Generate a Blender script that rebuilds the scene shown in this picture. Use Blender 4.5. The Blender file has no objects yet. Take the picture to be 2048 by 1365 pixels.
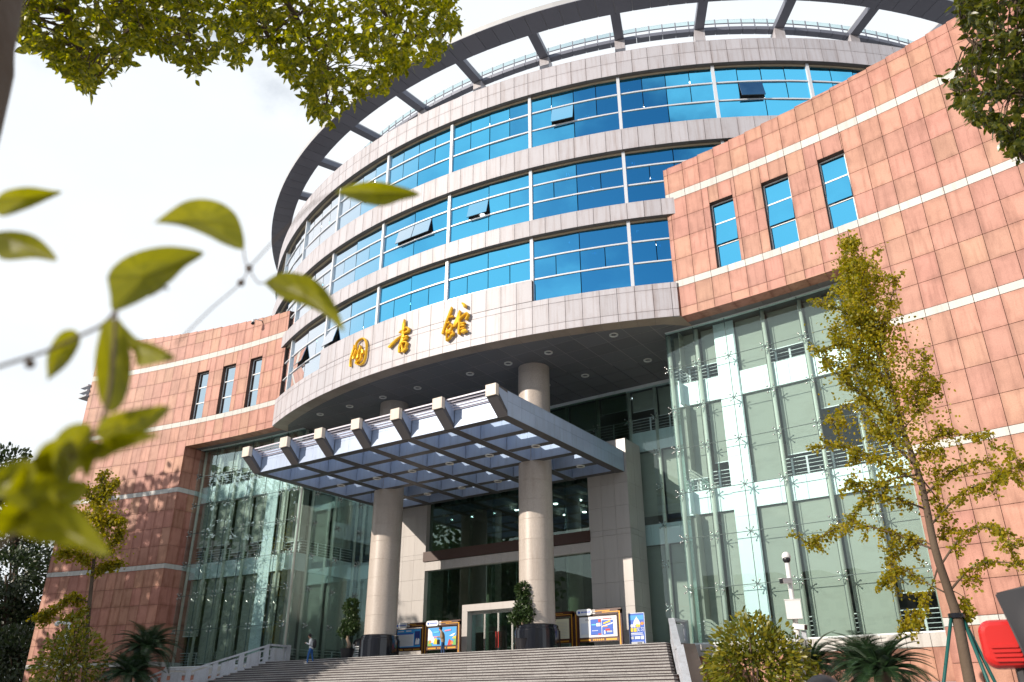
import bpy, bmesh, math, random
import numpy as np
from mathutils import Vector, Matrix

random.seed(7)
rng = np.random.default_rng(7)
SC = bpy.context.scene
COL = SC.collection
R = math.radians
# ------------------------------------------------------------------ camera, sky, sun, exposure
F_PX, YAW, PITCH, ROLL = 1605.7, 0.5987, 0.4301, -0.0021      # photo 2048 x 1365
CAM = Vector((31.893, -42.538, 0.0))                           # eye level is z = 0, the ground is z = -1.6
GROUND = -1.6
_f = Vector((-math.sin(YAW)*math.cos(PITCH), math.cos(YAW)*math.cos(PITCH), math.sin(PITCH)))
_r = Vector((math.cos(YAW), math.sin(YAW), 0)); _u = _r.cross(_f)
_c, _s = math.cos(ROLL), math.sin(ROLL)
CR, CU, CF = _c*_r + _s*_u, -_s*_r + _c*_u, _f
cd = bpy.data.cameras.new('camera'); cam = bpy.data.objects.new('camera', cd); COL.objects.link(cam)
M = Matrix((CR, CU, -CF)).transposed().to_4x4(); M.translation = CAM
cam.matrix_world = M
cd.sensor_width = 36; cd.lens = F_PX/2048*36; cd.clip_start = 0.05; cd.clip_end = 2000
cd.dof.use_dof = True; cd.dof.focus_distance = 46; cd.dof.aperture_fstop = 4.0
SC.camera = cam

SUN_D = Vector((0.42, 0.87, -0.36)).normalized()               # direction the sunlight travels
SUN_EL = math.asin(-SUN_D.z)
SUN_AZ = math.atan2(-SUN_D.x, -SUN_D.y)                        # clockwise from +Y
sl = bpy.data.lights.new('sun', 'SUN'); sl.energy = 4.0; sl.angle = R(0.5); sl.color = (1.0, 0.89, 0.76)
so = bpy.data.objects.new('sun', sl); COL.objects.link(so)
so.rotation_euler = SUN_D.to_track_quat('-Z', 'Y').to_euler()

world = bpy.data.worlds.new('World'); SC.world = world; world.use_nodes = True
wn = world.node_tree; wn.nodes.clear()
def N(nt, t, **k):
    n = nt.nodes.new(t)
    for a, b in k.items():
        if a.startswith('i_'): n.inputs[a[2:].replace('_', ' ')].default_value = b
        else: setattr(n, a, b)
    return n
L = lambda nt, a, b: nt.links.new(a, b)
wo = N(wn, 'ShaderNodeOutputWorld'); bg = N(wn, 'ShaderNodeBackground'); bg.inputs[1].default_value = 0.105
sky = N(wn, 'ShaderNodeTexSky', sky_type='NISHITA', sun_disc=False, sun_elevation=SUN_EL, sun_rotation=SUN_AZ,
        air_density=1.0, dust_density=0.7, ozone_density=1.6)
tc = N(wn, 'ShaderNodeTexCoord'); sep = N(wn, 'ShaderNodeSeparateXYZ'); L(wn, tc.outputs['Generated'], sep.inputs[0])
def math_n(nt, op, a, b=None, clamp=False):
    n = N(nt, 'ShaderNodeMath', operation=op, use_clamp=clamp)
    for i, v in enumerate((a, b)):
        if v is None: continue
        if isinstance(v, (int, float)): n.inputs[i].default_value = v
        else: L(nt, v, n.inputs[i])
    return n.outputs[0]
zz = math_n(wn, 'ADD', math_n(wn, 'MAXIMUM', sep.outputs[2], 0.0), 0.22)
px_ = math_n(wn, 'DIVIDE', sep.outputs[0], zz); py_ = math_n(wn, 'DIVIDE', sep.outputs[1], zz)
cmb = N(wn, 'ShaderNodeCombineXYZ'); L(wn, px_, cmb.inputs[0]); L(wn, py_, cmb.inputs[1]); cmb.inputs[2].default_value = 5.1
nz = N(wn, 'ShaderNodeTexNoise', i_Scale=1.15, i_Detail=9.0, i_Roughness=0.58); L(wn, cmb.outputs[0], nz.inputs['Vector'])
# the cloud deck is thick to the north and west of the camera and breaks up to the south and east
side = math_n(wn, 'ADD', math_n(wn, 'MULTIPLY', sep.outputs[0], -0.10), math_n(wn, 'MULTIPLY', sep.outputs[1], 0.10))
haze = math_n(wn, 'MULTIPLY', math_n(wn, 'POWER', math_n(wn, 'SUBTRACT', 1.0, math_n(wn, 'MAXIMUM', sep.outputs[2], 0.0)), 5.0), 0.45)   # the horizon is milky all round
side = math_n(wn, 'ADD', side, haze)
cov = math_n(wn, 'ADD', nz.outputs[0], side)
rmp = N(wn, 'ShaderNodeMapRange', interpolation_type='SMOOTHSTEP'); L(wn, cov, rmp.inputs[0])
rmp.inputs[1].default_value = 0.375; rmp.inputs[2].default_value = 0.535
nz2 = N(wn, 'ShaderNodeTexNoise', i_Scale=2.6, i_Detail=6.0); L(wn, cmb.outputs[0], nz2.inputs['Vector'])
cr = N(wn, 'ShaderNodeMixRGB'); L(wn, nz2.outputs[0], cr.inputs[0])
cr.inputs[1].default_value = (6.9, 7.6, 8.3, 1); cr.inputs[2].default_value = (8.7, 8.8, 8.9, 1)
mx = N(wn, 'ShaderNodeMixRGB'); L(wn, rmp.outputs[0], mx.inputs[0]); L(wn, sky.outputs[0], mx.inputs[1]); L(wn, cr.outputs[0], mx.inputs[2])
L(wn, mx.outputs[0], bg.inputs[0]); L(wn, bg.outputs[0], wo.inputs[0])
SC.view_settings.view_transform = 'Standard'; SC.view_settings.look = 'None'
SC.view_settings.exposure = 0.28; SC.view_settings.gamma = 1.0
SC.view_settings.use_curve_mapping = False
SC.render.engine = 'CYCLES'
SC.cycles.max_bounces = 8; SC.cycles.transparent_max_bounces = 16; SC.cycles.glossy_bounces = 4

# ------------------------------------------------------------------ authoring helpers (where a sight line meets a real surface)
def ray(px):
    x = (px[0]-1024)/F_PX; y = -(px[1]-682.5)/F_PX
    return CR*x + CU*y + CF
def at(px, dist):                     # point on the sight line, at a horizontal distance in metres
    d = ray(px); return CAM + d*(dist/math.hypot(d.x, d.y))
def on(px, ax, v):
    d = ray(px); i = 'xyz'.index(ax); return CAM + d*((v-CAM[i])/d[i])
RD, YC = 42.296, 34.751               # drum: radius and centre (0, YC)
def hit_drum(px, rad=RD):
    d = ray(px); o = Vector((CAM.x, CAM.y-YC)); a = d.x**2+d.y**2; b = o.x*d.x+o.y*d.y; c = o.x**2+o.y**2-rad*rad
    t = (-b-math.sqrt(b*b-a*c))/a; return CAM + d*t
def wy(u): return -3.84-(max(abs(u)-15.5, 0))**2/168.0
def wang(u): return -math.copysign(max(abs(u)-15.5, 0)/84.0, u)
def drum_pt(az, r, z): return Vector((r*math.sin(az), YC-r*math.cos(az), z))

# ------------------------------------------------------------------ mesh building
class MB:
    def __init__(s): s.v = []; s.f = []; s.m = []
    def poly(s, pts, mi=0):
        b = len(s.v); s.v += [tuple(p) for p in pts]; s.f.append(tuple(range(b, b+len(pts)))); s.m.append(mi)
    def box(s, x0, x1, y0, y1, z0, z1, mat=None, mi=0):
        b = len(s.v)
        P = [Vector(p) for p in ((x0,y0,z0),(x1,y0,z0),(x1,y1,z0),(x0,y1,z0),(x0,y0,z1),(x1,y0,z1),(x1,y1,z1),(x0,y1,z1))]
        if mat is not None: P = [mat @ p for p in P]
        s.v += [tuple(p) for p in P]
        for q in ((0,1,5,4),(1,2,6,5),(2,3,7,6),(3,0,4,7),(4,5,6,7),(3,2,1,0)):
            s.f.append(tuple(b+i for i in q)); s.m.append(mi)
    def prism(s, bottom, top, mi=0):
        b = len(s.v); n = len(bottom); s.v += [tuple(p) for p in bottom]+[tuple(p) for p in top]
        s.f.append(tuple(b+i for i in reversed(range(n)))); s.m.append(mi)
        s.f.append(tuple(b+n+i for i in range(n))); s.m.append(mi)
        for i in range(n):
            j = (i+1) % n; s.f.append((b+i, b+j, b+n+j, b+n+i)); s.m.append(mi)
    def tube(s, pts, radii, seg=8, cap=True, mi=0):
        pts = [Vector(p) for p in pts]
        if isinstance(radii, (int, float)): radii = [radii]*len(pts)
        b = len(s.v); up = None
        for i, p in enumerate(pts):
            t = (pts[min(i+1, len(pts)-1)]-pts[max(i-1, 0)])
            if t.length < 1e-9: t = Vector((0,0,1))
            t.normalize()
            if up is None: up = Vector((1,0,0)) if abs(t.x) < .8 else Vector((0,1,0))
            a = (up - t*up.dot(t)).normalized(); c = t.cross(a); up = a
            for k in range(seg):
                w = 2*math.pi*k/seg; s.v.append(tuple(p + (a*math.cos(w)+c*math.sin(w))*radii[i]))
        for i in range(len(pts)-1):
            for k in range(seg):
                k2 = (k+1) % seg; s.f.append((b+i*seg+k, b+i*seg+k2, b+(i+1)*seg+k2, b+(i+1)*seg+k)); s.m.append(mi)
        if cap:
            s.f.append(tuple(b+k for k in reversed(range(seg)))); s.m.append(mi)
            e = b+(len(pts)-1)*seg; s.f.append(tuple(e+k for k in range(seg))); s.m.append(mi)
    def lathe(s, prof, cx=0, cy=0, seg=32, mi=0, cap=True):
        b = len(s.v)
        for (r, z) in prof:
            for k in range(seg):
                w = 2*math.pi*k/seg; s.v.append((cx+r*math.cos(w), cy+r*math.sin(w), z))
        for i in range(len(prof)-1):
            for k in range(seg):
                k2 = (k+1) % seg; s.f.append((b+i*seg+k, b+i*seg+k2, b+(i+1)*seg+k2, b+(i+1)*seg+k)); s.m.append(mi)
        if cap:
            s.f.append(tuple(b+k for k in reversed(range(seg)))); s.m.append(mi)
            e = b+(len(prof)-1)*seg; s.f.append(tuple(e+k for k in range(seg))); s.m.append(mi)
    def sphere(s, c, r, seg=10, rings=6, mi=0, sc=(1,1,1)):
        c = Vector(c); b = len(s.v)
        for i in range(rings+1):
            a = math.pi*i/rings
            for k in range(seg):
                w = 2*math.pi*k/seg
                s.v.append((c.x+r*sc[0]*math.sin(a)*math.cos(w), c.y+r*sc[1]*math.sin(a)*math.sin(w), c.z+r*sc[2]*math.cos(a)))
        for i in range(rings):
            for k in range(seg):
                k2 = (k+1) % seg; s.f.append((b+i*seg+k, b+(i+1)*seg+k, b+(i+1)*seg+k2, b+i*seg+k2)); s.m.append(mi)
    def ring(s, r0, r1, z0, z1, a0, a1, n, mi=0, gap=0.0):
        # arc of the drum between two radii; with gap > 0 each segment is a separate block
        for i in range(n):
            p, q = a0+(a1-a0)*i/n, a0+(a1-a0)*(i+1)/n
            g = gap/2/r1; p += g; q -= g
            A = [drum_pt(p, r1, z0), drum_pt(q, r1, z0), drum_pt(q, r0, z0), drum_pt(p, r0, z0)]
            B = [x+Vector((0,0,z1-z0)) for x in A]
            if gap > 0 or i in (0, n-1) and False: s.prism(A, B, mi)
            else:
                s.poly([A[0],A[1],B[1],B[0]], mi); s.poly([A[2],A[3],B[3],B[2]], mi)
                s.poly([A[3],A[2],A[1],A[0]], mi); s.poly([B[0],B[1],B[2],B[3]], mi)
                if i == 0: s.poly([A[3],A[0],B[0],B[3]], mi)
                if i == n-1: s.poly([A[1],A[2],B[2],B[1]], mi)
    def mesh(s, name, mats, smooth=False):
        me = bpy.data.meshes.new(name); me.from_pydata(s.v, [], s.f)
        uv = me.uv_layers.new(name='uv')
        co = np.zeros((len(me.loops), 2), np.float32)
        ls = np.zeros(len(me.polygons), np.int32); lt = np.zeros(len(me.polygons), np.int32)
        me.polygons.foreach_get('loop_start', ls); me.polygons.foreach_get('loop_total', lt)
        q = ls[lt == 4]; co[q+1, 0] = 1; co[q+2] = 1; co[q+3, 1] = 1
        uv.data.foreach_set('uv', co.ravel())
        for m in (mats if isinstance(mats, (list, tuple)) else [mats]): me.materials.append(m)
        me.polygons.foreach_set('material_index', s.m)
        if smooth: me.polygons.foreach_set('use_smooth', [True]*len(s.f))
        me.update(); return me
    def build(s, name, mats, parent=None, smooth=False, kind=None):
        return put(name, s.mesh(name, mats, smooth), parent, kind=kind)
def put(name, me, parent=None, loc=None, rz=0.0, rx=0.0, kind=None, label=None):
    o = bpy.data.objects.new(name, me); COL.objects.link(o)
    if parent is not None:
        o.parent = parent
        pw = PW.get(parent.name, None)
        if pw is not None and loc is not None: loc = Vector(loc)-pw
        elif pw is not None: o.location = -pw
    if loc is not None: o.location = loc
    if rz or rx: o.rotation_euler = (rx, 0, rz)
    if kind: o['kind'] = kind
    if label: o['label'] = label
    return o
PW = {}                                # world position of Empties that are not at the origin
def thing(name, label, cat, loc=(0,0,0), group=None):
    o = bpy.data.objects.new(name, None); COL.objects.link(o); o.location = loc; o.empty_display_size = 0.3
    o['label'] = label; o['category'] = cat
    if group: o['group'] = group
    if tuple(loc) != (0,0,0): PW[o.name] = Vector(loc)
    return o
def tag(o, label, cat, group=None):
    o['label'] = label; o['category'] = cat
    if group: o['group'] = group
    return o
_bc = {}
def boxmesh(name, w, t, h, m, uvflip=False):
    # front face in the plane y = 0, body behind it; shared between alike pieces
    k = (name, round(w, 3), round(t, 3), round(h, 3), m.name)
    if k not in _bc:
        b = MB(); b.box(-w/2, w/2, 0, t, 0, h); _bc[k] = b.mesh(name, m)
    return _bc[k]

# ------------------------------------------------------------------ materials
def newmat(name):
    m = bpy.data.materials.new(name); m.use_nodes = True; nt = m.node_tree; nt.nodes.clear()
    out = N(nt, 'ShaderNodeOutputMaterial'); return m, nt, out
def rnd_node(nt):
    oi = N(nt, 'ShaderNodeObjectInfo'); ge = N(nt, 'ShaderNodeNewGeometry')
    return math_n(nt, 'FRACT', math_n(nt, 'ADD', oi.outputs['Random'], ge.outputs['Random Per Island'])), ge
def surf(name, col, rough=0.5, metal=0.0, var=0.0, speck=0.0, speck_scale=90.0, streak=0.0, edge=0.0, bump=0.0,
         dirt=(0.25, 0.17, 0.11), streak_sc=(1.3, 1.3, 0.12), spec=0.5, blotch=0.0, hue=0.0, coat=0.0):
    m, nt, out = newmat(name)
    p = N(nt, 'ShaderNodeBsdfPrincipled'); L(nt, p.outputs[0], out.inputs[0])
    p.inputs['Roughness'].default_value = rough; p.inputs['Metallic'].default_value = metal
    p.inputs['Specular IOR Level'].default_value = spec; p.inputs['Coat Weight'].default_value = coat
    c = N(nt, 'ShaderNodeRGB'); c.outputs[0].default_value = (*col, 1); cur = c.outputs[0]
    rnd, ge = rnd_node(nt)
    if var or hue:
        h = N(nt, 'ShaderNodeHueSaturation'); L(nt, cur, h.inputs['Color'])
        L(nt, math_n(nt, 'ADD', math_n(nt, 'MULTIPLY', rnd, 2*var), 1-var), h.inputs['Value'])
        if hue:
            r2 = math_n(nt, 'FRACT', math_n(nt, 'MULTIPLY', rnd, 17.3))
            L(nt, math_n(nt, 'ADD', math_n(nt, 'MULTIPLY', r2, 2*hue), 0.5-hue), h.inputs['Hue'])
        cur = h.outputs[0]
    def mulnoise(scale3, detail, lo, hi, amount, colr, cur):
        mp = N(nt, 'ShaderNodeMapping'); mp.inputs['Scale'].default_value = scale3; L(nt, ge.outputs['Position'], mp.inputs[0])
        n = N(nt, 'ShaderNodeTexNoise', i_Scale=1.0, i_Detail=detail, i_Roughness=0.6); L(nt, mp.outputs[0], n.inputs['Vector'])
        r = N(nt, 'ShaderNodeMapRange'); L(nt, n.outputs[0], r.inputs[0]); r.inputs[1].default_value = lo; r.inputs[2].default_value = hi
        x = N(nt, 'ShaderNodeMixRGB', blend_type='MULTIPLY'); x.inputs[2].default_value = (*colr, 1)
        L(nt, math_n(nt, 'MULTIPLY', r.outputs[0], amount), x.inputs[0]); L(nt, cur, x.inputs[1])
        return x.outputs[0], n
    if speck: cur, _ = mulnoise((speck_scale,)*3, 2.0, 0.42, 0.62, speck, (0.45, 0.42, 0.42), cur)
    if blotch: cur, _ = mulnoise((0.55, 0.55, 0.8), 5.0, 0.42, 0.7, blotch, dirt, cur)
    if streak: cur, _ = mulnoise((streak_sc[0]*3, streak_sc[1]*3, streak_sc[2]*3), 5.0, 0.5, 0.78, streak, dirt, cur)
    if edge:
        uv = N(nt, 'ShaderNodeUVMap'); s = N(nt, 'ShaderNodeSeparateXYZ'); L(nt, uv.outputs[0], s.inputs[0])
        ex = math_n(nt, 'ABSOLUTE', math_n(nt, 'SUBTRACT', math_n(nt, 'MULTIPLY', s.outputs[0], 2.0), 1.12))
        ey = math_n(nt, 'ABSOLUTE', math_n(nt, 'SUBTRACT', math_n(nt, 'MULTIPLY', s.outputs[1], 2.0), 1.0))
        e = math_n(nt, 'MAXIMUM', ex, math_n(nt, 'MULTIPLY', ey, 0.93))
        mp = N(nt, 'ShaderNodeMapping'); mp.inputs['Scale'].default_value = (2.2, 2.2, 1.6); L(nt, ge.outputs['Position'], mp.inputs[0])
        n = N(nt, 'ShaderNodeTexNoise', i_Scale=1.0, i_Detail=4.0); L(nt, mp.outputs[0], n.inputs['Vector'])
        e2 = math_n(nt, 'ADD', e, math_n(nt, 'MULTIPLY', math_n(nt, 'SUBTRACT', n.outputs[0], 0.5), 1.1))
        r = N(nt, 'ShaderNodeMapRange', interpolation_type='SMOOTHSTEP'); L(nt, e2, r.inputs[0]); r.inputs[1].default_value = 0.55; r.inputs[2].default_value = 1.12
        x = N(nt, 'ShaderNodeMixRGB', blend_type='MULTIPLY'); x.inputs[2].default_value = (*dirt, 1)
        L(nt, math_n(nt, 'MULTIPLY', r.outputs[0], edge), x.inputs[0]); L(nt, cur, x.inputs[1]); cur = x.outputs[0]
    L(nt, cur, p.inputs['Base Color'])
    if bump:
        n = N(nt, 'ShaderNodeTexNoise', i_Scale=14.0, i_Detail=4.0); L(nt, ge.outputs['Position'], n.inputs['Vector'])
        b = N(nt, 'ShaderNodeBump', i_Strength=bump, i_Distance=0.02); L(nt, n.outputs[0], b.inputs['Height']); L(nt, b.outputs[0], p.inputs['Normal'])
    return m
def leafmat(name, c1, c2, trans=0.35, rough=0.45):
    m, nt, out = newmat(name)
    rnd, ge = rnd_node(nt)
    x = N(nt, 'ShaderNodeMixRGB'); L(nt, rnd, x.inputs[0]); x.inputs[1].default_value = (*c1, 1); x.inputs[2].default_value = (*c2, 1)
    p = N(nt, 'ShaderNodeBsdfPrincipled', i_Roughness=rough); L(nt, x.outputs[0], p.inputs['Base Color'])
    t = N(nt, 'ShaderNodeBsdfTranslucent')
    h = N(nt, 'ShaderNodeHueSaturation', i_Saturation=1.1, i_Value=1.5); L(nt, x.outputs[0], h.inputs['Color']); L(nt, h.outputs[0], t.inputs[0])
    mix = N(nt, 'ShaderNodeMixShader', i_Fac=trans); L(nt, p.outputs[0], mix.inputs[1]); L(nt, t.outputs[0], mix.inputs[2]); L(nt, mix.outputs[0], out.inputs[0])
    return m
def glassmat(name, tint, gloss_col, base, fres, ior=1.5, rough=0.0, wav=0.0, graze=None):
    m, nt, out = newmat(name)
    t = N(nt, 'ShaderNodeBsdfTransparent'); t.inputs[0].default_value = (*tint, 1)
    g = N(nt, 'ShaderNodeBsdfGlossy', i_Roughness=rough); g.inputs[0].default_value = (*gloss_col, 1)
    fr = N(nt, 'ShaderNodeFresnel', i_IOR=ior)
    if graze:          # a coated pane loses its colour towards grazing angles
        lw = N(nt, 'ShaderNodeLayerWeight', i_Blend=0.5); mr = N(nt, 'ShaderNodeMapRange', interpolation_type='SMOOTHSTEP'); L(nt, lw.outputs['Facing'], mr.inputs[0])
        mr.inputs[1].default_value, mr.inputs[2].default_value = graze; gm = N(nt, 'ShaderNodeMixRGB'); L(nt, mr.outputs[0], gm.inputs[0])
        gm.inputs[1].default_value = (*gloss_col, 1); gm.inputs[2].default_value = (0.97, 0.98, 1, 1); L(nt, gm.outputs[0], g.inputs[0])
    if wav:
        ge = N(nt, 'ShaderNodeNewGeometry')
        n = N(nt, 'ShaderNodeTexNoise', i_Scale=0.55, i_Detail=1.0); L(nt, ge.outputs['Position'], n.inputs['Vector'])
        b = N(nt, 'ShaderNodeBump', i_Strength=1.0, i_Distance=wav); L(nt, n.outputs[0], b.inputs['Height']); L(nt, b.outputs[0], g.inputs['Normal'])
    f = math_n(nt, 'ADD', math_n(nt, 'MULTIPLY', fr.outputs[0], fres), base, clamp=True)
    mix = N(nt, 'ShaderNodeMixShader'); L(nt, f, mix.inputs[0]); L(nt, t.outputs[0], mix.inputs[1]); L(nt, g.outputs[0], mix.inputs[2]); L(nt, mix.outputs[0], out.inputs[0])
    return m
def emit(name, col, s):
    m, nt, out = newmat(name); e = N(nt, 'ShaderNodeEmission'); e.inputs[0].default_value = (*col, 1); e.inputs[1].default_value = s
    L(nt, e.outputs[0], out.inputs[0]); return m
def translucent(name, col):
    m, nt, out = newmat(name); d = N(nt, 'ShaderNodeBsdfDiffuse'); d.inputs[0].default_value = (*col, 1)
    t = N(nt, 'ShaderNodeBsdfTranslucent'); t.inputs[0].default_value = (*col, 1)
    x = N(nt, 'ShaderNodeMixShader', i_Fac=0.9); L(nt, d.outputs[0], x.inputs[1]); L(nt, t.outputs[0], x.inputs[2]); L(nt, x.outputs[0], out.inputs[0]); return m
m_pink = surf('pink_granite', (0.50, 0.235, 0.165), 0.55, var=0.10, hue=0.010, speck=0.25, speck_scale=28, streak=0.7, edge=0.50, dirt=(0.50, 0.34, 0.24), blotch=0.38)
m_stripe = surf('white_granite', (0.53, 0.515, 0.49), 0.5, var=0.08, speck=0.2, speck_scale=30, streak=0.5, dirt=(0.5, 0.45, 0.40))
m_joint = surf('joint_mortar', (0.085, 0.05, 0.04), 0.9)
m_panel = surf('grey_stone_panel', (0.50, 0.485, 0.52), 0.45, var=0.06, hue=0.006, speck=0.2, speck_scale=35, streak=0.6, edge=0.20, dirt=(0.55, 0.42, 0.35), streak_sc=(1.6, 1.6, 0.08))
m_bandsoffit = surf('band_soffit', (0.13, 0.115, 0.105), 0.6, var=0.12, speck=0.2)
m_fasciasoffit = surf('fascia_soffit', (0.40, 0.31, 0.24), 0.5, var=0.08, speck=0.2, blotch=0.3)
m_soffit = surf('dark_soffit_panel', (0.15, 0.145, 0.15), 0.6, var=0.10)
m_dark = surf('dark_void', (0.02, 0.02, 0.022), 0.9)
m_ring = surf('grey_metal_panel', (0.18, 0.19, 0.235), 0.45, metal=0.25, var=0.06)
m_ringside = surf('pale_metal', (0.5, 0.5, 0.5), 0.4, metal=0.2, var=0.04)
m_white = surf('white_metal', (0.78, 0.78, 0.78), 0.4)
m_mullion = surf('mullion_metal', (0.66, 0.68, 0.72), 0.35, metal=0.15)
m_cream = surf('cream_trim', (0.50, 0.42, 0.30), 0.5)
m_blueglass = glassmat('blue_coated_glass', (0.10, 0.22, 0.32), (0.13, 0.63, 0.97), 0.86, 0.2, wav=0.002, rough=0.003, graze=(0.36, 0.66))
m_palesky_glass = glassmat('blue_glass_pale_sky', (0.10, 0.20, 0.25), (0.60, 0.78, 0.88), 0.80, 0.2, wav=0.002, rough=0.003, graze=(0.3, 0.7))  # same coated glass as the blue; a brighter sky reflection put into its tint
m_clear = glassmat('clear_glass', (0.88, 0.955, 0.955), (0.95, 1.0, 0.98), 0.03, 0.36, ior=1.5, wav=0.0003)
m_dkglass = glassmat('lobby_glass', (0.55, 0.66, 0.60), (0.9, 1.0, 0.95), 0.04, 0.8, ior=1.5, wav=0.0004)
m_spandrel = surf('white_spandrel', (0.72, 0.79, 0.80), 0.35, var=0.03, streak=0.12)
m_blind = surf('grey_blind', (0.40, 0.395, 0.34), 0.8, var=0.07, streak=0.15, streak_sc=(0.3, 0.3, 0.9))
m_post = surf('cream_post', (0.70, 0.69, 0.60), 0.4, var=0.03)
m_steel = surf('stainless_steel', (0.72, 0.72, 0.70), 0.22, metal=0.9)
m_floor = surf('interior_floor', (0.30, 0.29, 0.27), 0.7)
m_iwall = surf('interior_wall', (0.22, 0.22, 0.20), 0.8, blotch=0.3)
m_column = surf('column_granite', (0.56, 0.495, 0.44), 0.40, var=0.05, speck=0.6, speck_scale=40, streak=0.3, dirt=(0.55, 0.42, 0.34))
m_black = surf('black_granite', (0.012, 0.014, 0.02), 0.12)
m_pier = surf('pier_granite', (0.50, 0.47, 0.45), 0.35, var=0.04, speck=0.3, speck_scale=40, streak=0.2, dirt=(0.55, 0.48, 0.42))
m_alu = surf('aluminium_panel', (0.40, 0.49, 0.66), 0.38, metal=0.15, var=0.05, streak=0.35, dirt=(0.5, 0.42, 0.4), blotch=0.15)
m_aluend = surf('beam_end_stone', (0.62, 0.55, 0.48), 0.5, streak=0.45, var=0.04, dirt=(0.5, 0.4, 0.33))
m_roofpane, _nt, _o = newmat('laminated_roof_glass')
_a = N(_nt, 'ShaderNodeBsdfTransparent'); _a.inputs[0].default_value = (.88, .93, .97, 1); _b = N(_nt, 'ShaderNodeBsdfTranslucent'); _b.inputs[0].default_value = (.85, .88, .92, 1)
_x = N(_nt, 'ShaderNodeMixShader', i_Fac=0.35); L(_nt, _a.outputs[0], _x.inputs[1]); L(_nt, _b.outputs[0], _x.inputs[2]); L(_nt, _x.outputs[0], _o.inputs[0])
m_brown = surf('brown_sign_band', (0.055, 0.022, 0.014), 0.45)
m_step = surf('stair_granite', (0.36, 0.35, 0.345), 0.6, var=0.10, speck=0.5, speck_scale=18, blotch=0.45, dirt=(0.45, 0.42, 0.40))
m_nose_shade = surf('nosing_shadow', (0.05, 0.035, 0.04), 0.8)  # shade under the stair nosings, put into a dark colour
m_seal = surf('glass_sealant', (0.05, 0.09, 0.09), 0.6)
m_doorglass = glassmat('door_glass', (0.62, 0.80, 0.78), (0.75, 0.95, 0.95), 0.28, 0.5, ior=1.5)
m_rail = surf('balustrade_stone', (0.56, 0.59, 0.65), 0.5, var=0.05, speck=0.25, speck_scale=20, streak=0.35, blotch=0.2)
m_gold = surf('gold_letter', (0.90, 0.53, 0.03), 0.30, metal=0.35)
m_light = emit('lamp_glow', (0.85, 0.93, 1.0), 14)
m_lamp_ring = surf('lamp_ring', (0.75, 0.74, 0.70), 0.3, metal=0.3)
m_concrete = surf('roof_slab', (0.3, 0.3, 0.3), 0.8)
# ------------------------------------------------------------------ ground and the plaza
g = MB(); g.poly([(-900,-900,GROUND),(900,-900,GROUND),(900,900,GROUND),(-900,900,GROUND)])
m_ground = surf('plaza_paving', (0.30, 0.29, 0.27), 0.8, speck=0.2, speck_scale=3, blotch=0.3)
g.build('ground', m_ground, kind='structure')

# ------------------------------------------------------------------ the library
LIB = thing('library_building', 'library with a round glazed grey stone drum between two curved pink granite wings', 'library')
D1 = 8.33; A_OFF = -0.55                     # mullion bays of the drum, degrees
bay = lambda k: R(A_OFF + D1*(k+0.5))        # k = -1 is at about -4.7 degrees
TILE = D1/6
K0, K1 = -6, 6                               # bays that can be seen past the wings
a_lo, a_hi = bay(K0), bay(K1)

# drum core, floors and roof
c = MB(); c.lathe([(36.0, 20.4), (36.0, 39.4)], 0, YC, 96, cap=False)
core = c.build('drum_core', m_iwall, LIB, smooth=True)
c = MB()
for z0, z1 in ((20.06, 21.6), (26.95, 28.0), (32.1, 33.6), (38.15, 39.45)):
    c.ring(35.9, 41.5, z0, z1, R(-75), R(80), 60)
c.build('floor_slab', m_floor, LIB)
c = MB(); c.lathe([(0.01, 39.46), (41.5, 39.46)], 0, YC, 96, cap=False); c.build('roof_deck', m_concrete, LIB)
# small lamps on the ceilings behind the blue glass
lm = MB(); lm.lathe([(0.01, 0), (0.16, 0.0), (0.16, 0.05)], seg=10, cap=False); lamp_me = lm.mesh('ceiling_lamp', m_light)
for zc in (26.93, 32.08, 38.13):
    for k in range(14):
        for rr in (40.5, 38.6):
            if (k*7+int(zc)) % 3 == 0 and rr < 40: continue
            p = drum_pt(R(-34+6.1*k+(1.7 if rr < 40 else 0)), rr, zc); put('ceiling_lamp', lamp_me, LIB, p)

# solid bands: a backing ring with a panelled underside, faced with single stone panels
def band(name, z0, z1, rows, a0, a1, tile=TILE, r_in=41.35, soffit=None, skip=None):
    b = MB(); n = max(1, round(math.degrees(a1-a0)/tile))
    b.ring(r_in, RD-0.055, z0+0.05, z1-0.005, a0, a1, n)
    part = b.build(name, m_joint, LIB)
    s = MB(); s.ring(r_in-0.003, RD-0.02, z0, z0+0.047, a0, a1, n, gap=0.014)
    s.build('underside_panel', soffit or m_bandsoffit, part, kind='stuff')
    for (q0, q1) in rows:
        w = (a1-a0)/n*RD-0.026
        me = boxmesh('stone_panel', w, 0.05, q1-q0-0.022, m_panel)
        for i in range(n):
            a = a0+(a1-a0)*(i+0.5)/n
            if skip and skip(a, q0): continue
            put('stone_panel', me, part, drum_pt(a, RD, q0+0.007), rz=a)
    return part
T = R(TILE)
band('parapet', 38.0, 39.96, [(38.0, 39.06), (39.06, 39.96)], a_lo, a_hi)
band('floor_band', 31.93, 33.54, [(31.93, 33.54)], a_lo, a_hi)
band('floor_band', 26.76, 27.92, [(26.76, 27.92)], a_lo, a_hi)
fa0, fa1 = R(-24.2), R(24.0)
nfa = round((fa1-fa0)/T); fa1 = R(12.07)+T*8; fa0 = R(12.07)-T*25
fas = band('fascia', 20.0, 22.19, [(20.0, 20.47), (20.47, 21.81), (21.81, 22.19)], fa0, fa1, soffit=m_fasciasoffit)
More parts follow.
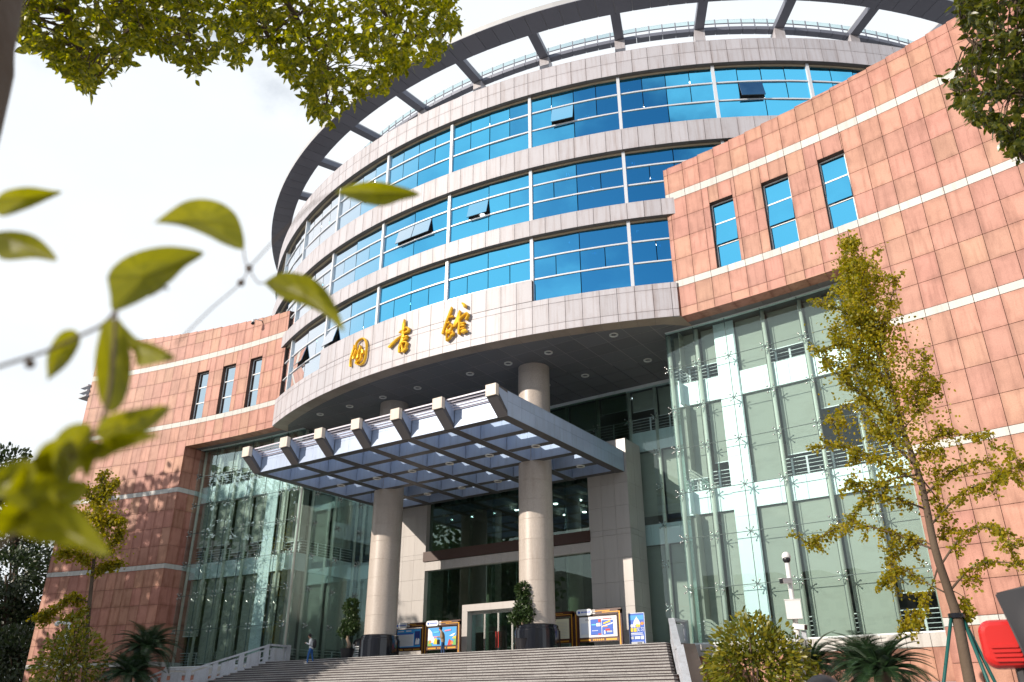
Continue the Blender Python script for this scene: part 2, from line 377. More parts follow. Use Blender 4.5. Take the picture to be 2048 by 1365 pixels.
for a0_, a1_ in ((fa1, R(23.66)), (R(-23.66), fa0)):       # narrow closing panels beside the wings
    for q0, q1 in [(20.0, 20.47), (20.47, 21.81), (21.81, 22.19)]:
        put('stone_panel', boxmesh('stone_panel', (a1_-a0_)*RD-.026, .9, q1-q0-.022, m_panel), fas, drum_pt((a0_+a1_)/2, RD, q0+.011), rz=(a0_+a1_)/2)
for sg_ in (1, -1):     # infill of the underside where the fascia runs into the wing
    q_ = [drum_pt(sg_*R(22.6), 42.2, 20.004), Vector((sg_*17.0, wy(17)+.01, 20.004)), Vector((sg_*17.0, wy(17)+1.5, 20.004)), drum_pt(sg_*R(22.5), 41.3, 20.004)]
    if sg_ < 0: q_.reverse()
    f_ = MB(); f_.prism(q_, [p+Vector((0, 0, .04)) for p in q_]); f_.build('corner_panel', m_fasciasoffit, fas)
# the raised middle stretch of the fascia that carries the lettering
band('fascia_upper', 22.2, 23.66, [(22.2, 23.66)], R(12.07)-T*18, R(12.07))

# glazing: three window bands
GR = 41.86
def window_band(z0, z1, tr, ks, skip_low=None, openw=()):
    wb = MB(); wb.ring(GR-0.06, GR+0.10, z1-0.10, z1, bay(ks[0]), bay(ks[-1]+1), 6*len(ks))
    part = wb.build('window_band', m_cream, LIB)
    mu = boxmesh('mullion', 0.20, 0.30, z1-z0, m_mullion)
    for k in list(ks)+[ks[-1]+1]:
        put('mullion', mu, part, drum_pt(bay(k), GR+0.20, z0), rz=bay(k))
    for zt in tr:
        for k in ks:
            t = MB(); t.ring(GR-0.03, GR+0.11, zt-0.045, zt+0.045, bay(k)+0.003, bay(k+1)-0.003, 6)
            t.build('transom', m_mullion, part)
    zs = [z0]+list(tr)+[z1-0.10]
    r2 = random.Random(int(z0*10))
    for k in ks:
        for row in range(3):
            n = 4 if row == 1 else 2
            if z0 > 33 and row == 2: n = 4
            for j in range(n):
                a = bay(k)+R(D1)*(j+0.5)/n
                w = 2*GR*math.sin(R(D1)/n/2)-0.05
                q0, q1 = zs[row]+0.05, zs[row+1]-0.05
                if skip_low and row == 0 and skip_low(a): continue
                me = boxmesh('window_pane', w, 0.02, q1-q0, m_blueglass)
                op = (k, row, j) in openw
                rr = GR+(0.03 if not op else 0.0)
                o = put('window_pane', me, part, drum_pt(a, rr, q0), rz=a+R(r2.gauss(0, 0.35)), rx=R(r2.gauss(0, 0.30)))
                if op:
                    # a top hung sash swung open: hinge at the head
                    o.location = drum_pt(a, GR+0.06+(q1-q0)*math.sin(R(15)), q0+(q1-q0)*(1-math.cos(R(15))))
                    o.rotation_euler = (R(15), 0, a); o.rotation_euler = (-R(15), 0, a)
                    sh = MB(); sh.box(-w/2, w/2, 0.022, 0.05, 0.0, 0.05); sh.box(-w/2, -w/2+0.05, 0.022, 0.05, 0, q1-q0); sh.box(w/2-0.05, w/2, 0.022, 0.05, 0, q1-q0); sh.box(-w/2, w/2, 0.022, 0.05, q1-q0-0.05, q1-q0)
                    fo = sh.build('sash_frame', m_ring, part); fo.location = o.location; fo.rotation_euler = o.rotation_euler
window_band(33.54, 38.0, (35.17, 36.64), range(K0, K1), openw={(1, 1, 1), (3, 1, 1), (-2, 1, 2)})
window_band(27.92, 31.93, (29.41, 30.73), range(K0, K1), openw={(0, 1, 1), (-1, 1, 1), (-1, 1, 2)})
window_band(22.2, 26.76, (23.84, 25.31), range(-4, 3), openw={(-3, 1, 1), (-2, 1, 0)},
            skip_low=lambda a: R(-13.05) < a < R(12.0))

# crown: the soffit ring over the roof, its radial beams, posts and inner ring with a glass rail
n_r = int(360*0.62/(D1/5)); a_s = bay(0)+R(0.2)-R(D1/5)*round(R(100)/R(D1/5))
rg = MB(); rg.ring(41.6, 43.39, 44.18, 44.62, R(-150), R(150), 180)
crown = rg.build('crown_ring', m_ringside, LIB)
rp = MB(); rp.ring(41.58, 43.41, 44.13, 44.176, 0, R(D1/5), 1, gap=0.03); rp_me = rp.mesh('ring_panel', m_ring)
for i in range(int(200/(D1/5))):
    a = a_s+R(D1/5)*i
    o = put('ring_panel', rp_me, crown); o.location = (YC*math.sin(a)*-1*-1*0, 0, 0)
    o.matrix_world = Matrix.Translation((0, YC, 0)) @ Matrix.Rotation(a, 4, 'Z') @ Matrix.Translation((0, -YC, 0))
cb = MB(); cb.box(-0.33, 0.33, YC-41.6, YC-38.6, 44.14, 44.60); beam_me = cb.mesh('crown_beam', [m_ring])
ct = MB(); ct.box(-0.25, 0.25, YC-41.6, YC-38.7, 44.605, 44.78); cap_me = ct.mesh('beam_cap', m_ringside)
cp = MB(); cp.box(-0.36, 0.36, YC-39.1, YC-38.3, 39.4, 44.136); post_me = cp.mesh('crown_post', m_panel)
for k in range(-9, 10):
    a = bay(k)+R(0.15)
    MW = Matrix.Translation((0, YC, 0)) @ Matrix.Rotation(a, 4, 'Z') @ Matrix.Translation((0, -YC, 0))
    for nm, me in (('crown_beam', beam_me), ('beam_cap', cap_me), ('crown_post', post_me)):
        put(nm, me, crown).matrix_world = MW
ir = MB(); ir.ring(38.5, 38.98, 44.13, 44.42, R(-100), R(100), 144, gap=0.03); ir.build('inner_ring', m_ring, crown, kind='stuff')
rl = MB(); rl.ring(38.80, 38.86, 44.84, 44.89, R(-100), R(100), 144)
for i in range(144):
    a = R(-100)+R(200)*i/144; p = drum_pt(a, 38.83, 44.4)
    rl.tube([p, p+Vector((0,0,0.86))], 0.045, 6)
rl.build('rail', m_ring, crown)
gp = MB()
for i in range(144):
    a0_, a1_ = R(-100)+R(200)*(i+0.05)/144, R(-100)+R(200)*(i+0.95)/144
    gp.prism([drum_pt(a0_, 38.85, 44.9), drum_pt(a1_, 38.85, 44.9), drum_pt(a1_, 38.83, 44.9), drum_pt(a0_, 38.83, 44.9)],
             [drum_pt(a0_, 38.85, 45.22), drum_pt(a1_, 38.85, 45.25), drum_pt(a1_, 38.83, 45.25), drum_pt(a0_, 38.83, 45.22)])
gp.build('rail_glass', m_clear, crown, kind='stuff')

# dark soffit under the drum: 1.5 m panels clipped to the curve, with round downlights
def clip(poly, rad):
    out = poly
    for i in range(160):
        a = R(-32)+R(64)*i/159; nx, ny = math.sin(a), -math.cos(a)
        res = []
        for j in range(len(out)):
            p, q = out[j], out[(j+1) % len(out)]
            dp = p[0]*nx+(p[1]-YC)*ny-rad; dq = q[0]*nx+(q[1]-YC)*ny-rad
            if dp <= 0: res.append(p)
            if (dp <= 0) != (dq <= 0):
                t = dp/(dp-dq); res.append((p[0]+(q[0]-p[0])*t, p[1]+(q[1]-p[1])*t))
        out = res
        if len(out) < 3: return []
    return out
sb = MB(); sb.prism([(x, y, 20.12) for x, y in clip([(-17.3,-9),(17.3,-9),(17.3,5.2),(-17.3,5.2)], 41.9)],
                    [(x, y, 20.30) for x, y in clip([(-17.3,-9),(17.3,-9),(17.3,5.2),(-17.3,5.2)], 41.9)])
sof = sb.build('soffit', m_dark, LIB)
for ix in range(-12, 12):
    for iy in range(-6, 4):
        x0, y0 = 1.5*ix-0.05, 1.5*iy
        if x0 > 17 or x0 < -18.6: continue
        q = clip([(x0+.025, y0+.025), (x0+1.475, y0+.025), (x0+1.475, y0+1.475), (x0+.025, y0+1.475)], 41.95)
        if len(q) >= 3:
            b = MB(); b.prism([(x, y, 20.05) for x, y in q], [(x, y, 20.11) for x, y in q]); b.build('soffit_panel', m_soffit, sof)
dl = MB(); dl.lathe([(0.17, 0.05), (0.17, 0.0), (0.26, -0.03), (0.28, 0.05)], seg=20, cap=False); dl.lathe([(0.01, 0.03), (0.17, 0.03)], seg=20, cap=False)
dl_me = dl.mesh('downlight', m_lamp_ring)
for x in (-14.9, -11.9, -8.85, -5.6, -2.4, 2.1, 5.15, 8.17, 12.7):
    for y in (-3.77, 0.8):
        if math.hypot(x, y-YC) < 41.0: put('downlight', dl_me, sof, (x, y, 20.02))

# ------------------------------------------------------------------ wings
def ztop(u): return 30.08+0.066*max(abs(u)-17, 0)
ROWS = [GROUND, -1.10, 0.26, 1.62, 2.98, 3.32] + [3.32+1.358*i for i in range(1, 5)] + [10.11, 10.49] + [10.49+1.42*i for i in range(1, 4)] + \
       [16.17, 16.56] + [16.56+1.3275*i for i in range(1, 4)] + [21.87, 22.30] + [22.30+1.3625*i for i in range(1, 4)] + [27.75, 28.25, 29.60, 30.55, 34.0]
STRIPE = {2.98, 10.11, 16.17, 21.87, 27.75}
WINS = [(19.4, 20.8), (22.5, 24.02), (25.66, 27.06)]; WZ = (22.30, 26.62)
def cut(r, h):                     # rectangle r minus hole h -> list of rectangles
    u0, u1, z0, z1 = r; a0, a1, b0, b1 = h
    if a0 >= u1 or a1 <= u0 or b0 >= z1 or b1 <= z0: return [r]
    out = []
    if u0 < a0: out.append((u0, a0, z0, z1))
    if u1 > a1: out.append((a1, u1, z0, z1))
    m0, m1 = max(u0, a0), min(u1, a1)
    if z1 > b1: out.append((m0, m1, b1, z1))
    if z0 < b0: out.append((m0, m1, z0, b0))
    return out
def warc(u, off, z): 
    a = wang(u); return Vector((u-math.sin(a)*off*0, wy(u)+off, z))
def make_wing(sg, u_end):
    # backing slab with the window openings left out
    bk = MB()
    us = sorted(set([16.74]+[float(i) for i in range(17, int(u_end)+1)]+[u_end]+[v for w in WINS for v in w]))
    for a, b in zip(us, us[1:]):
        zlo = 20.06 if b <= 27.0 else GROUND
        zr = [(zlo, 21.9), (21.9, WZ[0]), (WZ[0], WZ[1]), (WZ[1], 29.5), (29.5, ztop((a+b)/2)-0.02)]
        if zlo == GROUND: zr = [(GROUND, 2.0), (2.0, 21.9)]+zr[1:]
        for z0, z1 in zr:
            if z0 == WZ[0] and any(w[0]-1e-6 <= a and b <= w[1]+1e-6 for w in WINS): continue
            P = [warc(sg*a, .045, z0), warc(sg*b, .045, z0), warc(sg*b, .9, z0), warc(sg*a, .9, z0)]
            if sg < 0: P.reverse()
            Q = [p+Vector((0,0,z1-z0)) for p in P]; bk.prism(P, Q)
    wing = bk.build('wing', m_joint, LIB)
    cells = []
    u = 17.0; edges = [16.74, 17.0]
    while u < u_end-1e-6: u = min(u+1, u_end); edges.append(u)
    for a, b in zip(edges, edges[1:]):
        for z0, z1 in zip(ROWS, ROWS[1:]):
            if b <= 27.0 and z1 <= 20.0: continue
            if b <= 27.0: z0c = max(z0, 20.0)
            else: z0c = z0
            zt = ztop((a+b)/2)
            if z0c >= zt-0.05: continue
            z1c = min(z1, zt)
            rects = [(a, b, z0c, z1c)]
            for w in WINS:
                rects = [q for r in rects for q in cut(r, (w[0], w[1], WZ[0], WZ[1]))]
            for r in rects:
                cells.append((r, any(abs(z0-s) < 1e-6 for s in STRIPE), z1c == zt))
    return wing, cells
def tile_obj(wing, sg, cell, stuff=None):
    (a, b, z0, z1), st, top = cell
    um = sg*(a+b)/2; w = b-a-0.024; h = z1-z0-0.022; ang = wang(um)
    if w < 0.03 or h < 0.03: return
    m = m_stripe if st else m_pink; off = -0.004 if st else 0.0
    loc = Vector((um, wy(um)+off, z0+0.007))
    if stuff is None:
        put('stripe_block' if st else 'wall_tile', boxmesh('stripe_block' if st else 'wall_tile', w/math.cos(ang), 0.045, h, m), wing, loc, rz=ang)
    else:
        Mx = Matrix.Translation(loc) @ Matrix.Rotation(ang, 4, 'Z'); wd = w/math.cos(ang)
        stuff.box(-wd/2, wd/2, 0, 0.045, 0, h, Mx, 1 if st else 0)
allc = []
wings = {}
for sg, ue in ((1, 40.0), (-1, 39.45)):
    wg, cells = make_wing(sg, ue); wings[sg] = wg
    for cl in cells:
        (a, b, z0, z1) = cl[0]; pu = Vector((sg*(a+b)/2, wy((a+b)/2), (z0+z1)/2)); d = pu-CAM
        v = Vector((d.dot(CR), d.dot(CU), d.dot(CF)))
        vis = v.z > 0 and abs(v.x/v.z) < 0.66 and abs(v.y/v.z) < 0.45
        allc.append((0 if vis else 1, d.length, sg, cl))
allc.sort(key=lambda t: t[:2])
n_t = n_s = 0
stf = {1: MB(), -1: MB()}
for vis, dist, sg, cl in allc:
    st = cl[1]
    if vis == 0 and (n_t < 296 and not st or n_s < 120 and st):
        tile_obj(wings[sg], sg, cl)
        if st: n_s += 1
        else: n_t += 1
    else: tile_obj(wings[sg], sg, cl, stf[sg])
for sg in (1, -1): stf[sg].build('wall_tiling', [m_pink, m_stripe], wings[sg], kind='stuff')
# jambs of the glazed bay, undersides, end walls
for sg in (1, -1):
    wg = wings[sg]; jb = MB(); jt = MB()
    y0 = wy(27)
    jb.prism([(sg*27.05, y0+.9, GROUND), (sg*27.9, y0+.9, GROUND), (sg*27.9, y0+3.2, GROUND), (sg*27.05, y0+3.2, GROUND)][::sg],
             [(sg*27.05, y0+.9, 21.0), (sg*27.9, y0+.9, 21.0), (sg*27.9, y0+3.2, 21.0), (sg*27.05, y0+3.2, 21.0)][::sg])
    jb.build('jamb_core', m_joint, wg)
    for z0, z1 in zip(ROWS, ROWS[1:]):
        if z0 >= 20: break
        z1 = min(z1, 20.0); st = any(abs(z0-s) < 1e-6 for s in STRIPE)
        for k in range(3):
            ya, yb = y0+.02+k*1.0, y0+.02+min((k+1)*1.0, 3.0)
            x0, x1 = sg*27.045, sg*(26.998-(0.004 if st else 0))
            jt.box(min(x0, x1), max(x0, x1), ya+.007, yb-.007, z0+.007, z1-.007, None, 1 if st else 0)
    jt.build('jamb_tiling', [m_pink, m_stripe], wg, kind='stuff')
    us_ = MB(); u = 17.0
    while u < 27:
        P = [warc(sg*(u+.007), .0, 20.0), warc(sg*(u+.993), .0, 20.0), warc(sg*(u+.993), .9, 20.0), warc(sg*(u+.007), .9, 20.0)]
        if sg < 0: P.reverse()
        us_.prism(P, [p+Vector((0,0,.055)) for p in P]); u += 1
    us_.build('underside_panel', m_pink, wg, kind='stuff')
    u2 = MB(); u = 15.3
    while u < 27:
        ub = min(u+1.5, 27.04)
        P = [warc(sg*(u+.008), .91, 20.03), warc(sg*(ub-.008), .91, 20.03), warc(sg*(ub-.008), 2.6, 20.03), warc(sg*(u+.008), 2.6, 20.03)]
        if sg < 0: P.reverse()
        u2.prism(P, [p+Vector((0,0,.05)) for p in P]); u += 1.5
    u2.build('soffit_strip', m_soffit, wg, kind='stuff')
    ue = 39.45 if sg < 0 else 40.0
    ew = MB(); x0, x1 = sorted((sg*ue, sg*(ue-.3))); ew.box(x0, x1, wy(ue)+.91, wy(ue)+16, GROUND, 31.3); ew.build('end_wall', m_pink, wg)
    ro = MB(); x0, x1 = sorted((sg*17.0, sg*(ue-.31))); ro.box(x0, x1, wy(ue)+8, 14, 29.0, 29.4); ro.build('wing_roof', m_concrete, wg)
for z in (27.35, 26.85, 26.35):      # three stone fins that stick out at the end of the far wing
    fn = MB(); fn.box(-40.75, -39.46, wy(39.45)-.25, wy(39.45)+1.2, z-.09, z+.09); fn.build('stone_fin', m_rail, wings[-1])
# slit windows of the wings
for sg in (1, -1):
    for wi, (w0, w1) in enumerate(WINS):
        um = sg*(w0+w1)/2; ang = wang(um); wd = (w1-w0)
        fr = MB(); zt, zb = WZ[1]-.02, WZ[0]
        Mx = Matrix.Translation((um, wy(um)+.30, 0)) @ Matrix.Rotation(ang, 4, 'Z')
        fr.box(-wd/2+.01, -wd/2+.07, 0, .08, zb, zt, Mx); fr.box(wd/2-.07, wd/2-.01, 0, .08, zb, zt, Mx)
        fr.box(-wd/2+.07, wd/2-.07, 0, .08, zt-.06, zt, Mx)
        zs = [zb+.02, zb+1.52, zb+2.95, zt-.06]
        for q in zs[1:3]: fr.box(-wd/2+.07, wd/2-.07, -.01, .07, q-.04, q+.04, Mx)
        win = fr.build('window', m_white, LIB)
        for j in range(3):
            me = boxmesh('window_pane', wd-.15, .02, zs[j+1]-zs[j]-.09, m_blueglass if sg > 0 else m_palesky_glass)
            o = put('window_pane', me, win, Mx @ Vector((0, .03, zs[j]+.045)), rz=ang+R(random.gauss(0, .3)))
            if sg > 0 and j == 1: o.rotation_euler = (R(-6), 0, ang); o.location.y -= .16
        bk = MB(); bk.box(-wd/2-.3, wd/2+.3, 2.4, 2.45, zb-.5, zt+.5, Mx); bk.build('room_back', m_iwall, win)
        bk = MB(); bk.box(-wd/2, wd/2, .02, .06, zb, zb+.02, Mx); bk.build('sill', m_stripe, win)

# ------------------------------------------------------------------ point fixed glass walls
ZJ = [2.97, 5.55, 8.10, 10.5, 12.95, 15.25, 17.70, 19.98]
UJ = [15.3, 17.0, 18.9, 20.95, 23.0, 25.0, 26.93]
GOFF = 1.55
def spider_mesh():
    b = MB()
    for sx in (-1, 1):
        for sz in (-1, 1):
            b.tube([(0, .10, 0), (sx*.17, .03, sz*.17)], [.03, .022], 5)
            b.sphere((sx*.18, -.015, sz*.18), .048, 7, 4)
    b.tube([(0, .08, 0), (0, .38, 0)], .035, 6)
    return b.mesh('spider_fitting', m_steel, True)
SPI = spider_mesh()
def gyf(sg, u): return Vector((sg*u, wy(u)+GOFF, 0)), wang(sg*u)
def glass_wall(sg):
    def railing_arc(z0, z1, o=-.05):
        b = MB()
        for a, c_ in zip(UJ, UJ[1:]):
            P = [warc(sg*a, GOFF+o, z0), warc(sg*c_, GOFF+o, z0), warc(sg*c_, GOFF+.2, z0), warc(sg*a, GOFF+.2, z0)]
            if sg < 0: P.reverse()
            b.prism(P, [p+Vector((0,0,z1-z0)) for p in P])
        return b
    wall = railing_arc(2.90, 2.97).build('glass_wall', m_spandrel, LIB)     # the foot rail is the part itself
    railing_arc(19.98, 20.028).build('head_rail', m_spandrel, wall)
    rr = random.Random(3+sg)
    for a, c_ in zip(UJ, UJ[1:]):
        um = (a+c_)/2; p, ang = gyf(sg, um)
        for z0, z1 in zip(ZJ, ZJ[1:]):
            me = boxmesh('glass_pane', (c_-a)/math.cos(ang)-.014, .016, z1-z0-.014, m_clear)
            put('glass_pane', me, wall, (p.x, p.y, z0+.007), rz=ang+R(rr.gauss(0, .15)))
    for z in ZJ[1:-1]:               # dark sealant lines between the panes
        jl = MB()
        for a, c_ in zip(UJ, UJ[1:]):
            P = [warc(sg*a, GOFF-.006, z-.016), warc(sg*c_, GOFF-.006, z-.016), warc(sg*c_, GOFF+.022, z-.016), warc(sg*a, GOFF+.022, z-.016)]
            if sg < 0: P.reverse()
            jl.prism(P, [p+Vector((0,0,.032)) for p in P])
        jl.build('sealant_joint', m_seal, wall)
    for a in UJ[1:-1]:
        p, ang = gyf(sg, a); jl = MB(); jl.box(p.x-.014, p.x+.014, p.y-.009, p.y+.024, 2.98, 19.97); jl.build('sealant_joint', m_seal, wall)
    for a in UJ:
        p, ang = gyf(sg, a if a < 26 else 26.8)
        for z in ZJ[1:-1]:
            put('spider_fitting', SPI, wall, (p.x, p.y, z), rz=ang)
        if abs(a-18.9) > .1:
            t = MB(); q = p+Vector((0, .45, 0)); t.tube([q+Vector((0,0,2.9)), q+Vector((0,0,19.97))], .115, 10); t.build('support_post', m_post, wall, smooth=True)
    # white cladding behind the glass: two spandrels and one pier
    def clad(u0, u1, z0, z1, off, nm='spandrel_panel', m=m_spandrel):
        um = (u0+u1)/2; ang = wang(sg*um)
        put(nm, boxmesh(nm, (u1-u0)-.016, .06, z1-z0-.012, m), wall, (sg*um, wy(um)+off, z0+.006), rz=ang)
    for z0, z1 in ((15.55, 16.9), (9.40, 10.68)):
        for a, c_ in ((15.36, 16.62), (16.62, 18.0), (19.2, 20.55), (20.55, 21.9), (21.9, 23.3), (23.3, 24.6), (24.6, 25.9), (25.9, 26.95)):
            clad(a, c_, z0, z1, GOFF+.62)
    for z0, z1 in ((2.97, 5.55), (5.55, 9.0), (9.0, 12.2), (12.2, 15.2), (15.2, 18.2), (18.2, 20.0)):
        clad(18.0, 19.2, z0, z1, GOFF+.55, 'pier_panel')
    # roller blinds, one per bay and storey
    drops = {(0,2):17.95,(1,2):17.85,(2,2):16.95,(3,2):17.75,(4,2):16.95,(5,2):17.4, (0,1):11.4,(1,1):12.1,(2,1):10.75,(3,1):11.85,(4,1):13.9,(5,1):12.3,
             (0,0):3.0,(1,0):3.05,(2,0):3.0,(3,0):3.0,(4,0):3.0,(5,0):4.7}
    if sg < 0:
        drops.update({(0,1):11.5,(1,1):11.0,(2,1):11.9,(3,1):11.3,(4,1):12.0,(5,1):12.0,(5,0):5.2,(4,0):3.2,(2,0):3.2,(5,2):18.0,(4,2):18.1})
    for (i, fl), zb in drops.items():
        a, c_ = UJ[i], UJ[i+1]; top = (9.38, 15.53, 19.95)[fl]
        a, c_ = a+.14, c_-.14
        if i == 1: c_ = 17.98
        if i == 2: a = 19.22
        um = (a+c_)/2
        put('blind', boxmesh('blind', c_-a, .012, top-zb, m_blind), wall, (sg*um, wy(um)+GOFF+.85+rr.uniform(-.03, .03), zb), rz=wang(sg*um))
        hb = MB(); Mx = Matrix.Translation((sg*um, wy(um)+GOFF+.86, zb)) @ Matrix.Rotation(wang(sg*um), 4, 'Z'); hb.box(-(c_-a)/2, (c_-a)/2, -.02, .02, -.05, -.002, Mx); hb.build('blind_bar', m_white, wall)
    # guard rails at every floor
    for zf in (2.97, 10.68, 16.9):
        gr = MB()
        for a, c_ in zip(UJ, UJ[1:]):
            p, _ = gyf(sg, a); q, _ = gyf(sg, c_); o = Vector((0, 1.05, 0))
            for k in range(5): 
                h = zf+.2+.2*k; gr.tube([p+o+Vector((0,0,h)), q+o+Vector((0,0,h))], .017 if k < 4 else .03, 5)
            m_ = (p+q)/2+o; gr.box(m_.x-.05, m_.x+.05, m_.y-.02, m_.y+.02, zf, zf+1.0)
            gr.box(p.x+sg*.25-.05, p.x+sg*.25+.05, p.y+1.03, p.y+1.07, zf, zf+1.0)
        gr.build('guard_rail', m_white, wall)
    # return wall beside the entrance recess
    YJ = [wy(15.3)+GOFF, -.2, 2.2, 4.6]
    for ya, yb in zip(YJ, YJ[1:]):
        for z0, z1 in zip(ZJ, ZJ[1:]):
            o = put('glass_pane', boxmesh('glass_pane', yb-ya-.014, .016, z1-z0-.014, m_clear), wall, (sg*15.3, (ya+yb)/2, z0+.007), rz=R(-90*sg)+R(180))
        for z0, z1 in ((15.55, 16.9), (9.40, 10.68)):
            put('spandrel_panel', boxmesh('spandrel_panel', yb-ya-.05, .06, z1-z0, m_spandrel), wall, (sg*15.85, (ya+yb)/2, z0), rz=R(-90*sg)+R(180))
        for top, zb in ((19.95, 17.6), (15.53, 11.75), (9.38, 3.6)):
            zb2 = zb+rr.choice((0, 0, .5)) 
            put('blind', boxmesh('blind', yb-ya-.25, .012, top-zb2, m_blind), wall, (sg*16.05, (ya+yb)/2, zb2), rz=R(-90*sg)+R(180))
    for y in YJ[1:]:
        t = MB(); t.tube([(sg*15.7, y, 2.9), (sg*15.7, y, 19.97)], .115, 10); t.build('support_post', m_post, wall, smooth=True)
        for z in ZJ[1:-1]: put('spider_fitting', SPI, wall, (sg*15.3, y, z), rz=R(-90*sg)+R(180))
    for zf in (2.97, 10.68, 16.9):
        gr = MB()
        for k in range(5): gr.tube([(sg*15.98, YJ[0], zf+.2+.2*k), (sg*15.98, 4.6, zf+.2+.2*k)], .017 if k < 4 else .03, 5)
        for y in (-1.2, 1.0, 3.4): gr.box(sg*15.98-.02, sg*15.98+.02, y-.05, y+.05, zf, zf+1.0)
        gr.build('guard_rail', m_white, wall)
    # rooms behind
    rm = MB(); x0, x1 = sorted((sg*16.3, sg*26.9))
    for z0, z1 in ((15.58, 16.86), (9.42, 10.64), (2.2, 2.96), (20.1, 20.4)): rm.box(x0, x1, -1.1, 9.0, z0, z1)
    rm.build('floor_slab', m_floor, wall)
    xs0, xs1 = sorted((sg*27.05, sg*27.6)); rs_ = MB(); rs_.box(xs0, xs1, -1.30, 9.0, GROUND, 20.9); rs_.build('room_side', m_iwall, wall)
    rm = MB(); rm.box(x0, x1, 8.5, 8.8, 2.97, 15.5); rm.box(x0, x1, 8.81, 9.0, 15.55, 20.0); rm.build('room_back', m_iwall, wall)
    # white base course under the glass
    for i in range(12):
        a, c_ = 15.3+i*.99, 15.3+(i+1)*.99; c_ = min(c_, 26.98); um = (a+c_)/2
        if a >= 26.9: break
        put('base_block', boxmesh('base_block', c_-a-.014, .3, .55, m_stripe), wall, (sg*um, wy(um)+GOFF-.12, 2.34), rz=wang(sg*um))
        for z0, z1 in ((GROUND, -.4), (-.4, 1.0), (1.0, 2.33)):
            put('base_tile', boxmesh('base_tile', c_-a-.014, .3, z1-z0-.014, m_pink), wall, (sg*um, wy(um)+GOFF-.10, z0+.007), rz=wang(sg*um))
for sg in (1, -1): glass_wall(sg)

# ------------------------------------------------------------------ entrance recess
XJ = [-15.28, -13.2, -11.15, -9.2, -6.76, -4.25, -1.4, 1.4, 4.25, 6.76, 9.2, 11.15, 13.2, 15.28]
YR = 4.6
b = MB(); b.box(-15.2, 15.2, YR-.12, YR+.3, 19.86, 20.04)
rec = b.build('recess_wall', m_spandrel, LIB)
for a, c_ in zip(XJ, XJ[1:]):
    xm = (a+c_)/2
    for z0, z1 in zip(ZJ, ZJ[1:]):
        if z1 < 15.5 and abs(xm) < 9.0: continue
        put('glass_pane', boxmesh('glass_pane', c_-a-.014, .016, z1-z0-.014, m_clear if abs(xm) > 9 else m_dkglass), rec, (xm, YR, z0+.007), rz=R(random.gauss(0, .12)))
    if abs(xm) > 9:
        for z0, z1 in ((15.55, 16.9), (9.40, 10.68)):
            put('spandrel_panel', boxmesh('spandrel_panel', (c_-a)/2-.016, .06, z1-z0, m_spandrel), rec, (a+(c_-a)*.25, YR+.35, z0))
            put('spandrel_panel', boxmesh('spandrel_panel', (c_-a)/2-.016, .06, z1-z0, m_spandrel), rec, (a+(c_-a)*.75, YR+.35, z0))
        for top, zb in ((15.53, 11.3), (9.38, 3.0)):
            put('blind', boxmesh('blind', c_-a-.25, .012, top-zb, m_blind), rec, (xm, YR+.75, zb))
    zb = {9: 18.85, 10: 18.55, 11: 17.95, 12: 17.8}.get(XJ.index(a), 17.9)
    put('blind', boxmesh('blind', c_-a-.22, .012, 19.9-zb, m_blind), rec, (xm, YR+.75, zb))
    hb = MB(); hb.box(a+.11, c_-.11, YR+.73, YR+.77, zb-.05, zb-.003); hb.build('blind_bar', m_white, rec)
for x in XJ:
    t = MB(); t.tube([(x, YR+.42, 2.9 if abs(x) > 9 else 16.0), (x, YR+.42, 19.85)], .125, 10); t.build('support_post', m_post, rec, smooth=True)
    for z in ZJ[1:-1]:
        if z > 15 or abs(x) > 9: put('spider_fitting', SPI, rec, (x, YR, z))
gr = MB()
for k in range(5): gr.tube([(-15.2, YR+.62, 17.1+.2*k), (15.2, YR+.62, 17.1+.2*k)], .02 if k < 4 else .03, 5)
for i in range(22): gr.box(-14.6+1.4*i-.05, -14.6+1.4*i+.05, YR+.60, YR+.64, 16.9, 17.9)
gr.build('guard_rail', m_white, rec)
fl = MB(); fl.box(-16, 16, YR+.95, 16, 15.6, 16.86); fl.box(-16, 16, YR+.95, 16, 20.32, 20.5); fl.box(-16, 16, 15.6, 16, 2.97, 20.3); fl.build('floor_slab', m_iwall, rec)
for x, y in ((4.6, 7.5), (7.0, 8.5), (8.6, 7.2), (10.6, 8.0), (2.0, 8.0), (-3, 8)): put('ceiling_lamp', lamp_me, rec, (x, y, 20.28))

# piers either side of the doors
PZ = [2.97, 4.16, 5.55, 6.98, 8.40, 9.80, 10.14, 11.57, 13.0, 14.42, 15.85]
for x0, x1 in ((-9.6, -6.35), (7.10, 9.95)):
    b = MB(); b.box(x0+.05, x1-.05, 2.50, 4.55, 2.95, 15.82); pr = b.build('entrance_pier', m_joint, LIB)
    n = 3; w = (x1-x0)/n
    for z0, z1 in zip(PZ, PZ[1:]):
        for i in range(n):
            put('pier_tile', boxmesh('pier_tile', w-.012, .05, z1-z0-.012, m_pier), pr, (x0+w*(i+.5), 2.45, z0+.006))
        for side, xx in ((1, x1), (-1, x0)):
            for ya in (2.5, 3.55):
                put('pier_tile', boxmesh('pier_tile', 1.03, .05, z1-z0-.012, m_pier), pr, (xx, ya+.52, z0+.006), rz=R(90*side))
EN = MB(); EN.box(-6.5, 7.15, 2.36, 2.7, 9.58, 10.26)
ent = EN.build('sign_band', m_brown, LIB)
for i in range(10):
    x0 = -6.45+1.355*i; put('lintel_panel', boxmesh('lintel_panel', 1.343, .3, .60, m_pier), ent, (x0+.67, 2.46, 8.95))
GX = [-6.34, -4.49, -2.67, -.73, 1.26, 3.15, 5.05, 7.09]
